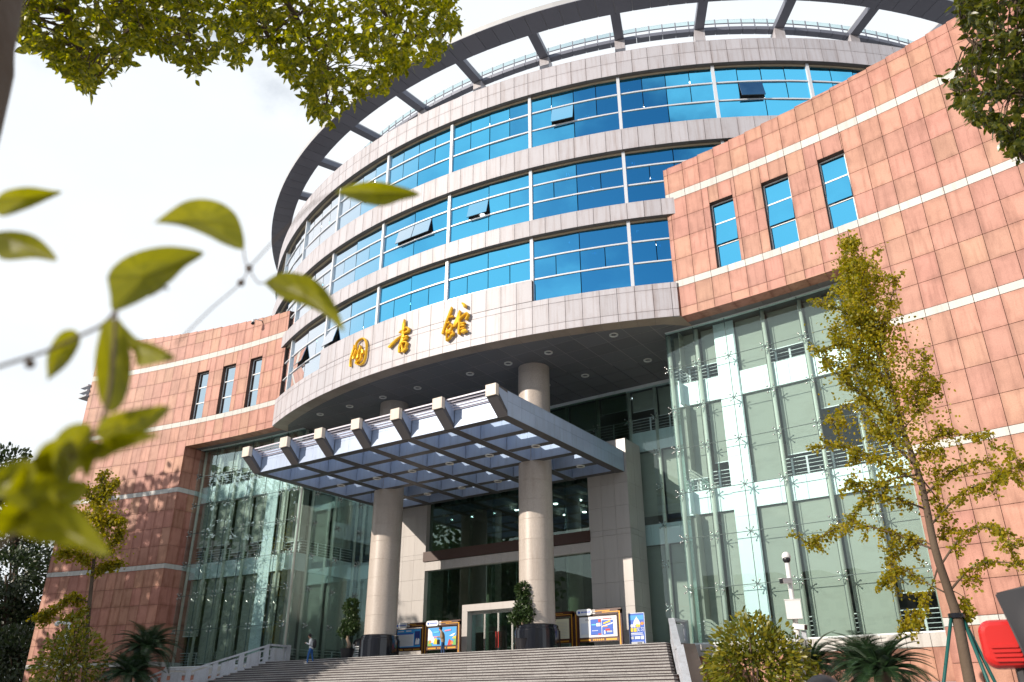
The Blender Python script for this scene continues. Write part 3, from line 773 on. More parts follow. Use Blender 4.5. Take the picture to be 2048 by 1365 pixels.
for a, c_ in zip(GX, GX[1:]):
    put('glass_pane', boxmesh('glass_pane', c_-a-.02, .02, 3.7, m_dkglass), ent, ((a+c_)/2, 2.8, 10.27))
    if abs((a+c_)/2) > 2.6: put('glass_pane', boxmesh('glass_pane', c_-a-.02, .02, 5.97, m_dkglass), ent, ((a+c_)/2, 2.8, 2.97))
    else: put('glass_pane', boxmesh('glass_pane', c_-a-.02, .02, 2.55, m_dkglass), ent, ((a+c_)/2, 2.8, 6.38))
    f = MB(); f.box(c_-.02, c_+.02, 2.83, 3.15, 2.97, 8.94); f.box(c_-.02, c_+.02, 2.83, 3.15, 10.27, 13.95); f.build('glass_fin', m_clear, ent)
# portal with glazed doors
pt = MB(); pt.box(-2.65, -2.2, 2.1, 3.0, 2.97, 5.93); pt.box(2.2, 2.65, 2.1, 3.0, 2.97, 5.93); pt.box(-2.65, 2.65, 2.1, 3.0, 5.935, 6.36)
portal = pt.build('door_portal', m_pier, LIB)
for i in range(4):
    x = -1.65+1.1*i
    f = MB(); f.box(x-.54, x+.54, 2.55, 2.6, 2.99, 3.1); f.box(x-.54, x+.54, 2.55, 2.6, 5.75, 5.92); f.box(x-.54, x-.49, 2.55, 2.6, 3.1, 5.75); f.box(x+.49, x+.54, 2.55, 2.6, 3.1, 5.75)
    f.build('door_frame', m_steel, portal)
    put('door_glass', boxmesh('door_glass', .97, .015, 2.64, m_doorglass), portal, (x, 2.57, 3.105))
m_red = surf('red_handle', (0.45, 0.03, 0.02), 0.35)
for x in (-.10, .10):
    h = MB(); h.tube([(x, 2.45, 3.6), (x, 2.45, 4.6)], .035, 8); h.build('door_handle', m_red, portal)
hb = MB(); hb.box(-6.3, 7.0, 14.9, 15.1, 2.97, 15.0); hb.build('lobby_back', m_iwall, ent)
lc = MB()
for i in range(7): lc.box(-6.3+1.95*i, -6.3+1.95*i+.5, 3.2, 14.8, 13.55, 14.0)
lc.box(-6.4, 7.1, 3.2, 14.9, 14.02, 14.2); lc.build('lobby_ceiling', m_iwall, ent)
for x in (-1.5, 0.2, 1.9, 3.9, 5.3, 6.5):
    for y in (7.0, 10.5): put('ceiling_lamp', lamp_me, ent, (x+.4*(y > 9), y, 13.5))
lcol = MB(); lcol.lathe([(.55, 2.97), (.55, 13.5)], -3.2, 6.5, 20); lcol.lathe([(.55, 2.97), (.55, 13.5)], 3.6, 6.5, 20); lcol.build('lobby_column', m_column, ent, smooth=True)

# round columns
for cx in (-6.0, 6.0):
    b = MB(); b.lathe([(1.30, 2.97), (1.30, 4.0), (1.24, 4.02), (1.24, 4.10), (1.20, 4.14), (1.20, 4.26), (1.12, 4.32)], cx, -2.1, 40)
    colm = b.build('column', m_black, LIB, smooth=False)
    dm = MB(); dm.lathe([(.99, 0), (1.0, .010)], seg=48, cap=False); dm.lathe([(1.0, .010), (1.0, 1.155)], seg=48, cap=False); dm.lathe([(1.0, 1.155), (.99, 1.165)], seg=48, cap=False); dme = dm.mesh('column_drum', m_column)
    me_s = dme; me_s.polygons.foreach_set('use_smooth', [len(p.vertices) == 4 for p in me_s.polygons])
    z = 4.33; i = 0
    while z < 20.0:
        o = put('column_drum', me_s, colm, (cx, -2.1, z)); k = 1.03-.0022*i; o.scale = (k, k, 1 if z+1.17 < 20.1 else (20.06-z)/1.165); z += 1.168; i += 1

# ------------------------------------------------------------------ entrance canopy
BX = [-9.5, -6, -3, 0, 3, 6, 9.5]; BW = .62; CZ0, CZ1, CZM = 13.65, 14.95, 14.42
cn = MB(); 
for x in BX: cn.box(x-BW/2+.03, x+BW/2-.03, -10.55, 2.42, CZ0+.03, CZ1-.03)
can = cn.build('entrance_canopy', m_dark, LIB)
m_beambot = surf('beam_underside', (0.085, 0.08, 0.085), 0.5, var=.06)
segs = [-10.58+1.3*i for i in range(11)]
def canopy_panel(w, t, h, loc, rz): put('beam_panel', boxmesh('beam_panel', w, t, h, m_alu), can, loc, rz=rz)
for x in BX:
    for y0, y1 in zip(segs, segs[1:]):
        for side in (1, -1):
            for z0, z1 in ((CZ0, CZM), (CZM, CZ1)):
                canopy_panel(y1-y0-.012, .028, z1-z0-.010, (x+side*BW/2, (y0+y1)/2, z0+.005), R(90*side))
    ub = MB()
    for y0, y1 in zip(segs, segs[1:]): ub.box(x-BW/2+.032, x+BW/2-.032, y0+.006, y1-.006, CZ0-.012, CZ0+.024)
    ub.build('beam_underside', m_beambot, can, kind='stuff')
    tp = MB(); tp.box(x-BW/2, x+BW/2, -10.58, 2.42, CZ1+.002, CZ1+.05); tp.build('beam_cap', m_alu, can)
    # tapering outrigger with a stone coloured end block
    og = MB(); w = BW/2
    A = [(x-w, -11.62, 14.50), (x+w, -11.62, 14.50), (x+w, -10.59, CZ0), (x-w, -10.59, CZ0)]
    B = [(x-w, -11.62, 15.07), (x+w, -11.62, 15.07), (x+w, -10.59, 15.03), (x-w, -10.59, 15.03)]
    og.prism(A, B); og.build('outrigger', m_beambot, can)
    eb = MB(); eb.box(x-w-.012, x+w+.012, -11.66, -11.40, 14.47, 15.09); eb.build('end_block', m_aluend, can)
    for side in (1, -1):
        rc = MB(); xx = x+side*(w+.004); 
        rc.prism([(xx, -11.38, 14.62), (xx, -10.62, 13.9), (xx, -10.62, 14.85), (xx, -11.38, 14.95)][::side], [(xx+side*.02, -11.38, 14.62), (xx+side*.02, -10.62, 13.9), (xx+side*.02, -10.62, 14.85), (xx+side*.02, -11.38, 14.95)][::side]); rc.build('side_plate', m_alu, can)
m_slat = surf('louvre_slat', (0.62, 0.58, 0.66), .45)
CY = [-10.30, -7.9, -5.35, -2.8, -.25, 2.12]
for i, (xa, xb) in enumerate(zip(BX, BX[1:])):
    x0, x1 = xa+BW/2+.03, xb-BW/2-.03; n = 2
    for y in CY:
        cbm = MB(); cbm.box(x0+.003, x1-.003, y-.24, y+.24, CZ0+.03, CZ1-.03); cbm.build('cross_beam', m_dark, can)
        for j in range(n):
            xm = x0+(x1-x0)*(j+.5)/n; w = (x1-x0)/n-.01
            for z0, z1 in ((CZ0, CZM), (CZM, CZ1)):
                canopy_panel(w, .028, z1-z0-.010, (xm, y-.27, z0+.005), 0)
                canopy_panel(w, .028, z1-z0-.010, (xm, y+.27, z0+.005), R(180))
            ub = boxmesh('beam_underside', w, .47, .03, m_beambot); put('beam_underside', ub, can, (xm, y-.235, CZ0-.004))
        if abs(y+5.35) < .1 or abs(y+.25) < .1: put('downlight', dl_me, can, ((xa+xb)/2+.4, y, CZ0-.03))
    for y0, y1 in zip(CY, CY[1:]):
        rp = MB(); rp.box(x0-.1, x1+.1, y0+.05, y1-.05, CZ1+.056, CZ1+.07); rp.build('roof_pane', m_roofpane, can)
    for k in range(6):
        y = -11.30+.165*k; sl_ = MB(); sl_.box(xa+BW/2+.026, xb-BW/2-.026, y-.02, y+.02, 14.94-.085*k, 15.02-.085*k); sl_.build('louvre_slat', m_slat, can)
# ------------------------------------------------------------------ landing, stairs, balustrades
LZ = 2.95; SY = -3.55; SU = 14.45
b = MB(); b.box(-15.25, 15.25, SY+.42, 4.4, GROUND, LZ); land = b.build('landing', m_step, kind='structure')
st = MB(); st.box(-SU, SU, -14.5, SY+.42, GROUND-.2, GROUND+.02); stairs = st.build('stairs', m_step, kind='structure')

SPL = math.tan(R(26)); RISE, TREAD = 0.15, 0.395
def su(y_): return SU+max(SY-y_, 0)*SPL
st = MB(); y = SY+.42; z = LZ; k = 0; rs = random.Random(4)
while z > GROUND+.02:
    s = MB(); depth = TREAD if k != 11 else TREAD+1.29
    if k == 0: depth += .42
    xw = su(y-depth+.1); x = -xw; n_ = 0
    while x < xw-.01:
        x1 = min(x+1.0+(.5 if (n_ == 0 and k % 2) else 0), xw); dz = rs.uniform(-.003, .003); n_ += 1
        if xw-x1 < .3: x1 = xw
        s.box(x+.004, x1-.004, y-depth+.02, y+.02, z-RISE-.01, z-.095)
        s.box(x+.004, x1-.004, y-depth-.015, y-.02, z-.045+dz, z+dz); x = x1
    s.box(-xw+.01, xw-.01, y-depth+.03, y+.02, z-.0945, z-.0465, None, 1)  # dark strip standing in for the shadow below the tread
    s.build('step', [m_step, m_nose_shade], stairs)
    y -= depth; z -= RISE; k += 1
m_wallcap = surf('ramp_wall_stone', (0.26, 0.17, 0.14), 0.6, var=.06, speck=.3, speck_scale=20, blotch=.3)
for sg, lab in ((-1, 'pale stone balustrade with square panels down the left side of the steps'), (1, 'pale stone balustrade beside the steps left of the yellow green bush')):
    T_ = thing('balustrade', lab, 'balustrade', (0, 0, 0), 'stone balustrades flanking the steps')
    M0 = Matrix.Translation((sg*14.8, SY, 0)); M1_ = M0 @ Matrix.Rotation(sg*R(26), 4, 'Z')
    path = [(1.75, LZ), (0, LZ), (-4.83, LZ-1.65), (-6.26, LZ-1.65), (-12.8, GROUND+.1)]
    for si, ((ya, za), (yb, zb)) in enumerate(zip(path, path[1:])):
        Mt = M0 if si == 0 else M1_
        def pr(nm, x0, x1, y0, y1, h0, h1):
            A = lambda y_, h: za+(zb-za)*(y_-ya)/(yb-ya)+h
            m_ = MB(); m_.prism([Mt @ Vector(p) for p in ((x0, y1, A(y1, h0)), (x1, y1, A(y1, h0)), (x1, y0, A(y0, h0)), (x0, y0, A(y0, h0)))],
                                [Mt @ Vector(p) for p in ((x0, y1, A(y1, h1)), (x1, y1, A(y1, h1)), (x1, y0, A(y0, h1)), (x0, y0, A(y0, h1)))]); m_.build(nm, m_rail, T_)
        for nm, h0, h1, w in (('top_rail', 1.02, 1.14, .15), ('bottom_rail', .0, .16, .13), ('middle_rail', .78, .86, .05), ('middle_rail', .32, .42, .05)):
            pr(nm, -w, w, ya, yb, h0, h1)
        n = max(1, round((ya-yb)/1.62)); stp = (ya-yb)/n
        for i in range(n):
            y0 = ya-stp*i
            pr('post', -.12, .12, y0-.02, y0-.34, .165, 1.015)
            pr('panel', -.09, .09, y0-.55, y0-stp+.20, .165, .90)
    m_ = MB(); m_.box(sg*14.8-.14, sg*14.8+.14, SY+1.52, SY+1.78, LZ, LZ+1.16); m_.build('post', m_rail, T_)
    if sg > 0:      # sloping stone wall between the balustrade and the planted bed
        W = MB(); q_ = [(.16, .2), (1.05, .2), (1.05, -12.6), (.16, -12.6)]
        W.prism([M1_ @ Vector((*p, GROUND)) for p in q_][::-1], [M1_ @ Vector((*p, h)) for p, h in zip(q_, (LZ-.05, LZ-.05, GROUND+.15, GROUND+.15))][::-1])
        tag(W.build('ramp_wall', m_wallcap), 'brown stone sloping wall outside the right balustrade', 'wall')

# ------------------------------------------------------------------ the sign: three brushed characters
def strokes(name, reg, sc, lst):
    cb_ = MB()
    for si, (pts, ws) in enumerate(lst):
        P = []
        for (x, y_) in pts:
            h = hit_drum((reg[0]+x*sc, reg[1]+y_*sc)); P.append(Vector((RD*math.atan2(h.x, YC-h.y), h.z)))
        k = []
        for (x, y_), w in zip(pts, ws):     # local scale of one crop pixel on the wall
            h0 = hit_drum((reg[0]+x*sc, reg[1]+y_*sc)); h1 = hit_drum((reg[0]+x*sc, reg[1]+(y_+20)*sc)); k.append(abs(h0.z-h1.z)/20*w*.42)
        Q, W = [], []
        for i in range(len(P)-1):           # smooth the centre line
            p0, p1, p2, p3 = P[max(i-1,0)], P[i], P[i+1], P[min(i+2, len(P)-1)]
            for t in (0, .25, .5, .75):
                Q.append(.5*((2*p1)+(p2-p0)*t+(2*p0-5*p1+4*p2-p3)*t*t+(3*p1-p0-3*p2+p3)*t**3)); W.append(k[i]*(1-t)+k[i+1]*t)
        Q.append(P[-1]); W.append(k[-1])
        l, r_ = [], []
        for i, q in enumerate(Q):
            t = (Q[min(i+1, len(Q)-1)]-Q[max(i-1, 0)]).normalized(); n = Vector((-t.y, t.x))
            l.append(q+n*W[i]); r_.append(q-n*W[i])
        t0 = (Q[0]-Q[1]).normalized()*W[0]*.8; t1 = (Q[-1]-Q[-2]).normalized()*W[-1]*.8
        poly_s = [Q[0]+t0]; poly_e = [Q[-1]+t1]
        def lift(p, d): return drum_pt(p.x/RD, RD+d, p.y)
        d0, d1 = .07, .24+.005*si
        rows = [(l[i], Q[i], r_[i]) for i in range(len(Q))]
        rows = [(poly_s[0], poly_s[0], poly_s[0])]+rows+[(poly_e[0],)*3]
        for a, b2 in zip(rows, rows[1:]):
            for (u0, u1, v0, v1) in ((a[0], a[1], b2[0], b2[1]), (a[1], a[2], b2[1], b2[2])):
                f0 = d1+.03; 
                cb_.poly([lift(u0, d1 if u0 is a[0] and u0 is not a[1] else f0), lift(u1, f0 if u1 is a[1] else d1), lift(v1, f0 if v1 is b2[1] else d1), lift(v0, d1 if v0 is b2[0] and v0 is not b2[1] else f0)])
            for side in (0, 2):
                cb_.poly([lift(a[side], d0), lift(b2[side], d0), lift(b2[side], d1), lift(a[side], d1)])
    return cb_.build(name, m_gold, SIGN)
SIGN = thing('library_sign', 'large gold brush script letters on the curved stone fascia', 'sign')
strokes('character', (690, 660), 70/1062, [
 ([(350,490),(340,560),(310,650),(270,780),(235,900),(225,1000),(220,1130)], [30,45,60,55,45,40,60]),
 ([(390,600),(390,520),(420,420),(490,340),(570,295),(640,290),(690,370),(715,500),(705,650),(690,800),(660,930),(610,1030),(540,1080),(470,1090),(400,1045)], [40,45,40,40,40,45,50,40,40,40,45,50,35,30,60]),
 ([(400,640),(370,720),(330,820),(315,890)], [60,50,50,70]), ([(460,640),(400,780),(350,880)], [30,30,40]),
 ([(520,500),(530,560),(500,650),(470,750),(460,830),(450,870)], [30,60,50,45,70,70]),
 ([(600,640),(600,720),(560,780),(560,860),(530,930),(460,1000),(400,1040)], [70,80,50,50,50,45,60]),
 ([(440,870),(420,960),(400,1030)], [40,35,60])])
strokes('character', (770, 635), 70/1124, [
 ([(690,100),(665,250),(650,400),(640,520),(640,640),(610,760),(560,880),(520,1000),(515,1150)], [15,90,95,90,110,110,80,70,80]),
 ([(650,480),(720,380),(790,370),(820,430),(800,480),(720,520),(640,560)], [40,50,60,70,70,60,50]),
 ([(530,530),(590,480),(640,470)], [40,70,60]), ([(600,630),(470,720),(330,850),(200,990)], [40,60,80,90]),
 ([(640,700),(720,660),(800,640)], [50,60,40]), ([(770,680),(740,720),(660,780),(600,860)], [40,60,60,50]),
 ([(600,880),(690,830),(760,840),(760,900),(730,980)], [40,50,55,60,60]), ([(600,900),(630,1000),(640,1140)], [50,60,90]),
 ([(640,1130),(720,1060),(760,1020)], [90,80,60])])
strokes('character', (875, 600), 80/1149, [
 ([(460,250),(420,370),(370,500),(310,650),(240,850),(195,1000)], [40,75,75,60,60,70]), ([(390,545),(450,520),(490,505)], [30,50,60]),
 ([(340,700),(390,680)], [50,60]), ([(330,860),(400,770),(450,750),(460,820),(430,900),(420,970),(340,1000)], [30,40,50,50,55,50,40]),
 ([(340,880),(320,1000),(310,1100),(315,1210)], [60,45,40,50]), ([(315,1210),(400,1130),(450,1060),(500,1020),(490,940)], [40,50,50,60,40]),
 ([(420,920),(360,950)], [90,80]), ([(700,360),(670,480),(640,600),(570,730),(530,810)], [50,100,150,110,60]),
 ([(690,600),(740,540),(820,470),(900,420),(925,480),(870,600)], [50,50,55,50,45,60]), ([(680,620),(690,750),(670,900),(670,1020)], [60,70,70,60]),
 ([(720,720),(780,720),(840,690)], [60,60,40]), ([(740,790),(830,770)], [60,50]), ([(720,890),(780,870),(840,850)], [40,50,30]),
 ([(760,970),(830,930),(890,930)], [80,100,60]), ([(780,150),(830,190),(840,250)], [50,90,70])])

# ------------------------------------------------------------------ notice boards
def txt(s, size, loc, m, parent, align='CENTER', name='lettering'):
    cu = bpy.data.curves.new(name, 'FONT'); cu.body = s; cu.size = size; cu.align_x = align; cu.extrude = 0.003
    tmp = bpy.data.objects.new(name, cu); COL.objects.link(tmp); bpy.context.view_layer.update()
    me = bpy.data.meshes.new_from_object(tmp.evaluated_get(bpy.context.evaluated_depsgraph_get()))
    bpy.data.objects.remove(tmp); me.materials.clear(); me.materials.append(m)
    o = put(name, me, parent, loc); o.rotation_euler = (R(90), 0, 0); return o
m_bframe = surf('board_brown', (0.075, 0.022, 0.012), 0.4); m_bgold = surf('board_gold', (0.62, 0.30, 0.03), 0.35, metal=.3)
def flat(name, c, r=.5): return surf(name, c, r)
pc = {k: flat('print_'+k, v) for k, v in dict(blue=(.015,.11,.55), deep=(.01,.03,.20), sky=(.03,.32,.72), cyan=(.10,.55,.75), white=(.78,.80,.82), cream=(.72,.70,.52), pink=(.75,.22,.35),
      red=(.55,.02,.03), yellow=(.80,.55,.02), orange=(.80,.25,.02), green=(.15,.42,.10), grey=(.45,.48,.52), pale=(.62,.68,.80), black=(.02,.02,.03)).items()}
def pl(parent, nm, pts, yf, m):           # a flat printed shape, 2 mm thick, in the plane y = yf
    b_ = MB(); b_.prism([(p[0], yf, p[1]) for p in pts], [(p[0], yf-.002, p[1]) for p in pts]); return b_.build(nm, m, parent)
def rect(a, b2, c_, d): return [(a, c_), (b2, c_), (b2, d), (a, d)]
def board(x0, x1, lab, art, plaque=True):
    y = 0.05; T_ = thing('notice_board', lab, 'notice board', (0,0,0), 'notice boards by the doors')
    for xa in (x0, x1-.20):
        m_ = MB(); m_.box(xa, xa+.20, y-.08, y+.08, LZ, 5.12); m_.build('post', m_bframe, T_)
        m_ = MB(); m_.box(xa+.06, xa+.12, y-.095, y-.081, LZ+.01, 5.0); m_.build('gold_trim', m_bgold, T_)
    m_ = MB(); m_.prism([(x0+(x1-x0)*.40, y-.08, 4.90), (x1, y-.08, 4.90), (x1, y-.08, 5.20), (x0+(x1-x0)*.36, y-.08, 5.20)], [(x0+(x1-x0)*.40, y+.08, 4.90), (x1, y+.08, 4.90), (x1, y+.08, 5.20), (x0+(x1-x0)*.36, y+.08, 5.20)]); m_.build('header', m_bframe, T_)
    for q in (5.02, 5.10):
        m_ = MB(); m_.box(x0+(x1-x0)*(.44 if q > 5.05 else .6), x1-(.7 if q > 5.05 else .08), y-.095, y-.082, q-.02, q+.015); m_.build('gold_trim', m_bgold, T_)
    if plaque:
        xa, xb, n = x0+.15, x0+1.18, 10; zc, hh = 5.07, .17
        P = [(xb-hh+hh*math.sin(math.pi*i/n), zc-hh*math.cos(math.pi*i/n)) for i in range(n+1)]+[(xa+hh-hh*math.sin(math.pi*i/n), zc+hh*math.cos(math.pi*i/n)) for i in range(n+1)]
        m_ = MB(); m_.prism([(p[0], y-.13, p[1]) for p in P], [(p[0], y-.05, p[1]) for p in P]); pq = m_.build('plaque', pc['white'], T_)
        pl(pq, 'emblem', [(xa+.19+.075*math.cos(i*.63), zc+.075*math.sin(i*.63)) for i in range(10)], y-.133, pc['blue'])
        for i in range(7): pl(pq, 'letter_mark', rect(xa+.32+.09*i, xa+.38+.09*i, zc-.035, zc+.045), y-.133, pc['blue'])
        for q in (-.09, 0, .09): pl(pq, 'stripe', rect(xb+.02, xb+.2, zc+q-.02, zc+q+.02), y-.09, pc['white'])
    m_ = MB(); m_.box(x0+.26, x1-.26, y-.06, y+.06, 3.66, 4.84); m_.build('case', m_bframe, T_)
    m_ = MB(); m_.box(x0+.22, x1-.22, y-.08, y+.05, 3.46, 3.655); m_.build('base_strip', m_bframe, T_)
    for a, b2 in ((.03, .30), (.70, .97)): pl(T_, 'gold_bar', rect(x0+.26+(x1-x0-.52)*a, x0+.26+(x1-x0-.52)*b2, 3.51, 3.60), y-.083, m_bgold)
    for i in range(6): pl(T_, 'letter_mark', rect(x0+.26+(x1-x0-.52)*(.36+.05*i), x0+.26+(x1-x0-.52)*(.395+.05*i), 3.52, 3.60), y-.083, m_bgold)
    X0, X1 = x0+.31, x1-.31; W_ = X1-X0; q = y-.063
    sh = pl(T_, 'poster', rect(X0, X1, 3.70, 4.80), q, pc[art[0]])
    for lvl, (cname, shape) in enumerate(art[1]):
        pl(sh, 'print_shape', [(X0+W_*p[0], 3.70+1.10*p[1]) for p in shape], q-.004-.0026*lvl, pc[cname])
    return T_
lines = lambda c, a, b2, zs, h=.018: [(c, rect(a, b2, z, z+h)) for z in zs]
board(-6.72, -4.08, 'gold trimmed notice board half hidden by the left column, blue and white document', ('sky', [('white', rect(0, .72, .06, .78)), ('blue', rect(.0, .70, .72, .80)), ('deep', rect(.76, .98, .10, .88)), ('white', [(.78,.14),(.96,.14),(.97,.42),(.90,.50),(.88,.36),(.83,.52),(.80,.30)])]
      + lines('grey', .04, .68, [.12+.07*i for i in range(9)]) + [('white', rect(.40, .62, .88, .94)), ('white', rect(.05, .3, .88, .93))]))
board(-4.05, -1.12, 'gold trimmed notice board with a colourful blue sky poster behind the man', ('sky', [('white', [(0,.3),(.12,.35),(.16,.55),(.14,.75),(.05,.92),(0,.95)]), ('pale', [(0,.15),(.3,.2),(.2,.5),(.1,.6),(0,.62)]), ('white', [(.75,.5),(.88,.62),(.98,.66),(.9,.5)]), ('green', [(0,0),(.16,0),(.1,.22),(.04,.3),(0,.28)]), ('orange', [(.02,.1),(.14,.22),(.07,.36)]),
      ('yellow', [(.2,.1),(.34,.08),(.33,.38),(.26,.44)]), ('pink', [(.22,.46),(.34,.46),(.36,.52),(.2,.52)]), ('red', [(.70,0),(.86,0),(.84,.22),(.76,.34)]), ('orange', [(.80,.06),(.93,.04),(.86,.28)]), ('green', [(.88,0),(1,0),(1,.36),(.93,.32)]), ('yellow', [(.86,.36),(1,.34),(1,.5),(.92,.46)]), ('pink', [(.60,.76),(.82,.80),(.82,.87),(.60,.83)]), ('cyan', [(.2,.70),(.4,.72),(.4,.80),(.2,.78)])]))
board(4.26, 7.16, 'gold trimmed notice board right of the right column, cream printed list', ('cream', lines('grey', .05, .95, [.08+.075*i for i in range(11)], .012)+[('black', rect(.30, .62, .93, .97))]))
board(7.24, 10.26, 'gold trimmed notice board at the right with two blue posters on white', ('white', [('deep', rect(.30, .59, .10, .88)), ('blue', rect(.305, .585, .13, .86)), ('red', rect(.51, .585, .72, .86)), ('white', rect(.46, .57, .52, .68)), ('red', rect(.5, .58, .11, .17)), ('cyan', rect(.33, .45, .58, .64)), ('pale', rect(.34, .5, .3, .33)),
      ('blue', rect(.61, .90, .10, .80)), ('white', [(.61,.46),(.90,.62),(.90,.68),(.61,.52)]), ('yellow', [(.65,.60),(.84,.71),(.84,.80),(.65,.68)]), ('orange', rect(.63, .76, .47, .51)), ('red', rect(.70, .82, .28, .38)), ('white', rect(.66, .7, .14, .3)), ('grey', rect(.74, .88, .2, .28)), ('pale', rect(.05, .24, .15, .7))] + [('black', rect(.18+.05*i, .205+.05*i, .84, .88)) for i in range(2)] + [('red', rect(.64+.034*i, .664+.034*i, .86, .90)) for i in range(7)]))
# roll up banner
BN = thing('roll_up_banner', 'tall narrow blue banner with a white dome standing right of the notice boards', 'banner')
bx0, bx1, by = 10.42, 11.38, .55
m_ = MB(); m_.box(bx0, bx1, by, by+.03, LZ+.09, 4.88); m_.build('sheet', pc['blue'], BN)
m_ = MB(); m_.box(bx0-.03, bx1+.03, by-.08, by+.10, LZ, LZ+.085); m_.build('base', m_steel, BN)
for a, b2, c_, d in ((bx0-.02, bx0+.01, LZ+.1, 4.9), (bx1-.01, bx1+.02, LZ+.1, 4.9), (bx0-.02, bx1+.02, 4.885, 4.92)):
    m_ = MB(); m_.box(a, b2, by-.015, by+.02, c_, d); m_.build('edge', pc['pale'], BN)
bw = bx1-bx0; bp = lambda pts: [(bx0+bw*p[0], LZ+.1+1.78*p[1]) for p in pts]
sh = BN
for i, (c_, s_) in enumerate([('sky', [(.05,.84),(.95,.84),(.95,.98),(.05,.98)]), ('white', [(.28,.70),(.72,.70),(.70,.76),(.66,.82),(.58,.87),(.53,.90),(.50,.95),(.47,.90),(.42,.87),(.34,.82),(.30,.76)]), ('orange', [(.72,.72),(.80,.68),(.92,.69),(.97,.73),(.92,.77),(.80,.77)]),
      ('white', rect(.10, .26, .62, .71)), ('white', rect(.29, .42, .62, .71)), ('yellow', rect(.46, .60, .62, .71)), ('yellow', rect(.62, .72, .62, .70)), ('yellow', rect(.10, .26, .49, .60)), ('yellow', rect(.30, .48, .49, .60)),
      ('pale', rect(.10, .86, .43, .455)), ('pale', rect(.10, .90, .39, .41)), ('white', rect(.74, .93, .26, .36)), ('grey', rect(.12, .28, .27, .35)), ('pale', rect(.35, .7, .27, .35)), ('grey', rect(.12, .92, .05, .19)), ('red', rect(.18, .40, .06, .13)), ('black', rect(.5, .8, .1, .17)), ('red', rect(.6, .88, .04, .09))]):
    pl(BN, 'print_shape', bp(s_), by-.003-.0026*i, pc[c_])
txt('实习', .24, (bx0+bw*.74, by-.055, LZ+.1+1.78*.50), pc['white'], BN)

# ------------------------------------------------------------------ wall camera, camera poles
SEC = thing('security_camera', 'small black dome camera on a bracket at the top of the far pink wall', 'security camera')
p = on((1200*.14648+330, 600+318*.14648), 'y', -4.75); 
m_ = MB(); m_.tube([(p.x+.1, wy(p.x)-.0, p.z+.5), (p.x+.05, p.y+.2, p.z+.42), (p.x, p.y, p.z+.30)], .05, 8); m_.build('bracket', m_white, SEC)
m_ = MB(); m_.tube([(p.x, p.y, p.z+.32), (p.x, p.y, p.z+.1)], .12, 12); m_.build('housing', m_white, SEC)
m_ = MB(); m_.sphere((p.x, p.y, p.z), .16, 14, 8); m_.build('dome', m_black, SEC, smooth=True)
m_lens = surf('camera_visor', (0.02, 0.02, 0.025), .3)
def bullet(parent, c, d, s=1.0, nm='camera'):
    d = Vector(d).normalized(); q = d.to_track_quat('Y', 'Z').to_matrix().to_4x4(); Mx = Matrix.Translation(c) @ q
    m_ = MB(); m_.box(-.08*s, .08*s, -.22*s, .22*s, -.07*s, .08*s, Mx); o = m_.build(nm, m_white, parent)
    m_ = MB(); m_.box(-.09*s, .09*s, -.2*s, .27*s, .083*s, .095*s, Mx); m_.build('visor', m_white, o)
    m_ = MB(); m_.box(-.075*s, .075*s, .221*s, .24*s, -.065*s, .075*s, Mx); m_.build('lens', m_lens, o)
P1 = thing('camera_pole', 'white camera pole carrying boxes in front of the right glass wall', 'camera pole', (0,0,0), 'white camera poles')
b0 = at((1605, 1345), 30); x, yq = b0.x, b0.y; xr = CR.x; 
m_ = MB(); m_.tube([(x, yq, GROUND), (x, yq, 2.6)], [.11, .095], 16); m_.build('pole', m_white, P1, smooth=True)
m_ = MB(); m_.tube([(x, yq, 2.6), (x, yq, 4.70)], [.085, .075], 16); m_.build('upper_pole', m_white, P1, smooth=True)
toward = Vector((CAM.x-x, CAM.y-yq, 0)).normalized(); right = Vector((CR.x, CR.y, 0)).normalized()
m_ = MB(); m_.sphere((x, yq, 4.80), .15, 14, 8, sc=(1,1,1.1)); m_.build('dome_camera', m_white, P1, smooth=True)
m_ = MB(); m_.sphere((x, yq, 4.70)+0*right if False else tuple(Vector((x, yq, 4.70))+toward*.02), .135, 14, 8); m_.build('dome_lens', m_lens, P1, smooth=True)
pos = Vector((x, yq, 0))
bullet(P1, pos+right*-.12+toward*.18+Vector((0,0,3.95)), -right*.8+toward*.6+Vector((0,0,-.1)))
def cbox(c, w, h, d, nm, parent, m):
    q = toward.to_track_quat('-Y', 'Z').to_matrix().to_4x4(); b_ = MB(); b_.box(-w/2, w/2, -d/2, d/2, -h/2, h/2, Matrix.Translation(c) @ q); return b_.build(nm, m, parent)
cbox(pos+toward*.22+right*.0+Vector((0,0,3.02)), .50, .60, .24, 'control_box', P1, m_white)
cbox(pos+toward*.355+right*.14+Vector((0,0,3.03)), .05, .05, .02, 'lock', P1, m_lens)
cbox(pos+toward*.22+Vector((0,0,3.335)), .54, .025, .28, 'box_lid', P1, m_white)
bullet(P1, pos+right*.12+toward*.2+Vector((0,0,2.47)), right*.75+toward*.7+Vector((0,0,-.12)))
cbox(pos+toward*.18-right*.08+Vector((0,0,1.88)), .2, .42, .16, 'small_box', P1, m_white)
cbox(pos+toward*.05+right*.22+Vector((0,0,2.22)), .16, .3, .14, 'junction_box', P1, m_rail)
m_ = MB(); m_.tube([pos+right*.25+Vector((0,0,2.05)), pos+right*.26+toward*.1+Vector((0,0,1.8)), pos+right*.05+toward*.14+Vector((0,0,1.62)), pos-right*.06+toward*.14+Vector((0,0,1.45))], .015, 6); m_.build('cable', m_lens, P1)
P2 = thing('camera_pole', 'white camera pole with a bent arm at the far left', 'camera pole', (0,0,0), 'white camera poles')
b0 = at((128, 1300), 61); pos2 = Vector((b0.x, b0.y, 0)); top = at((146, 1247), 61).z
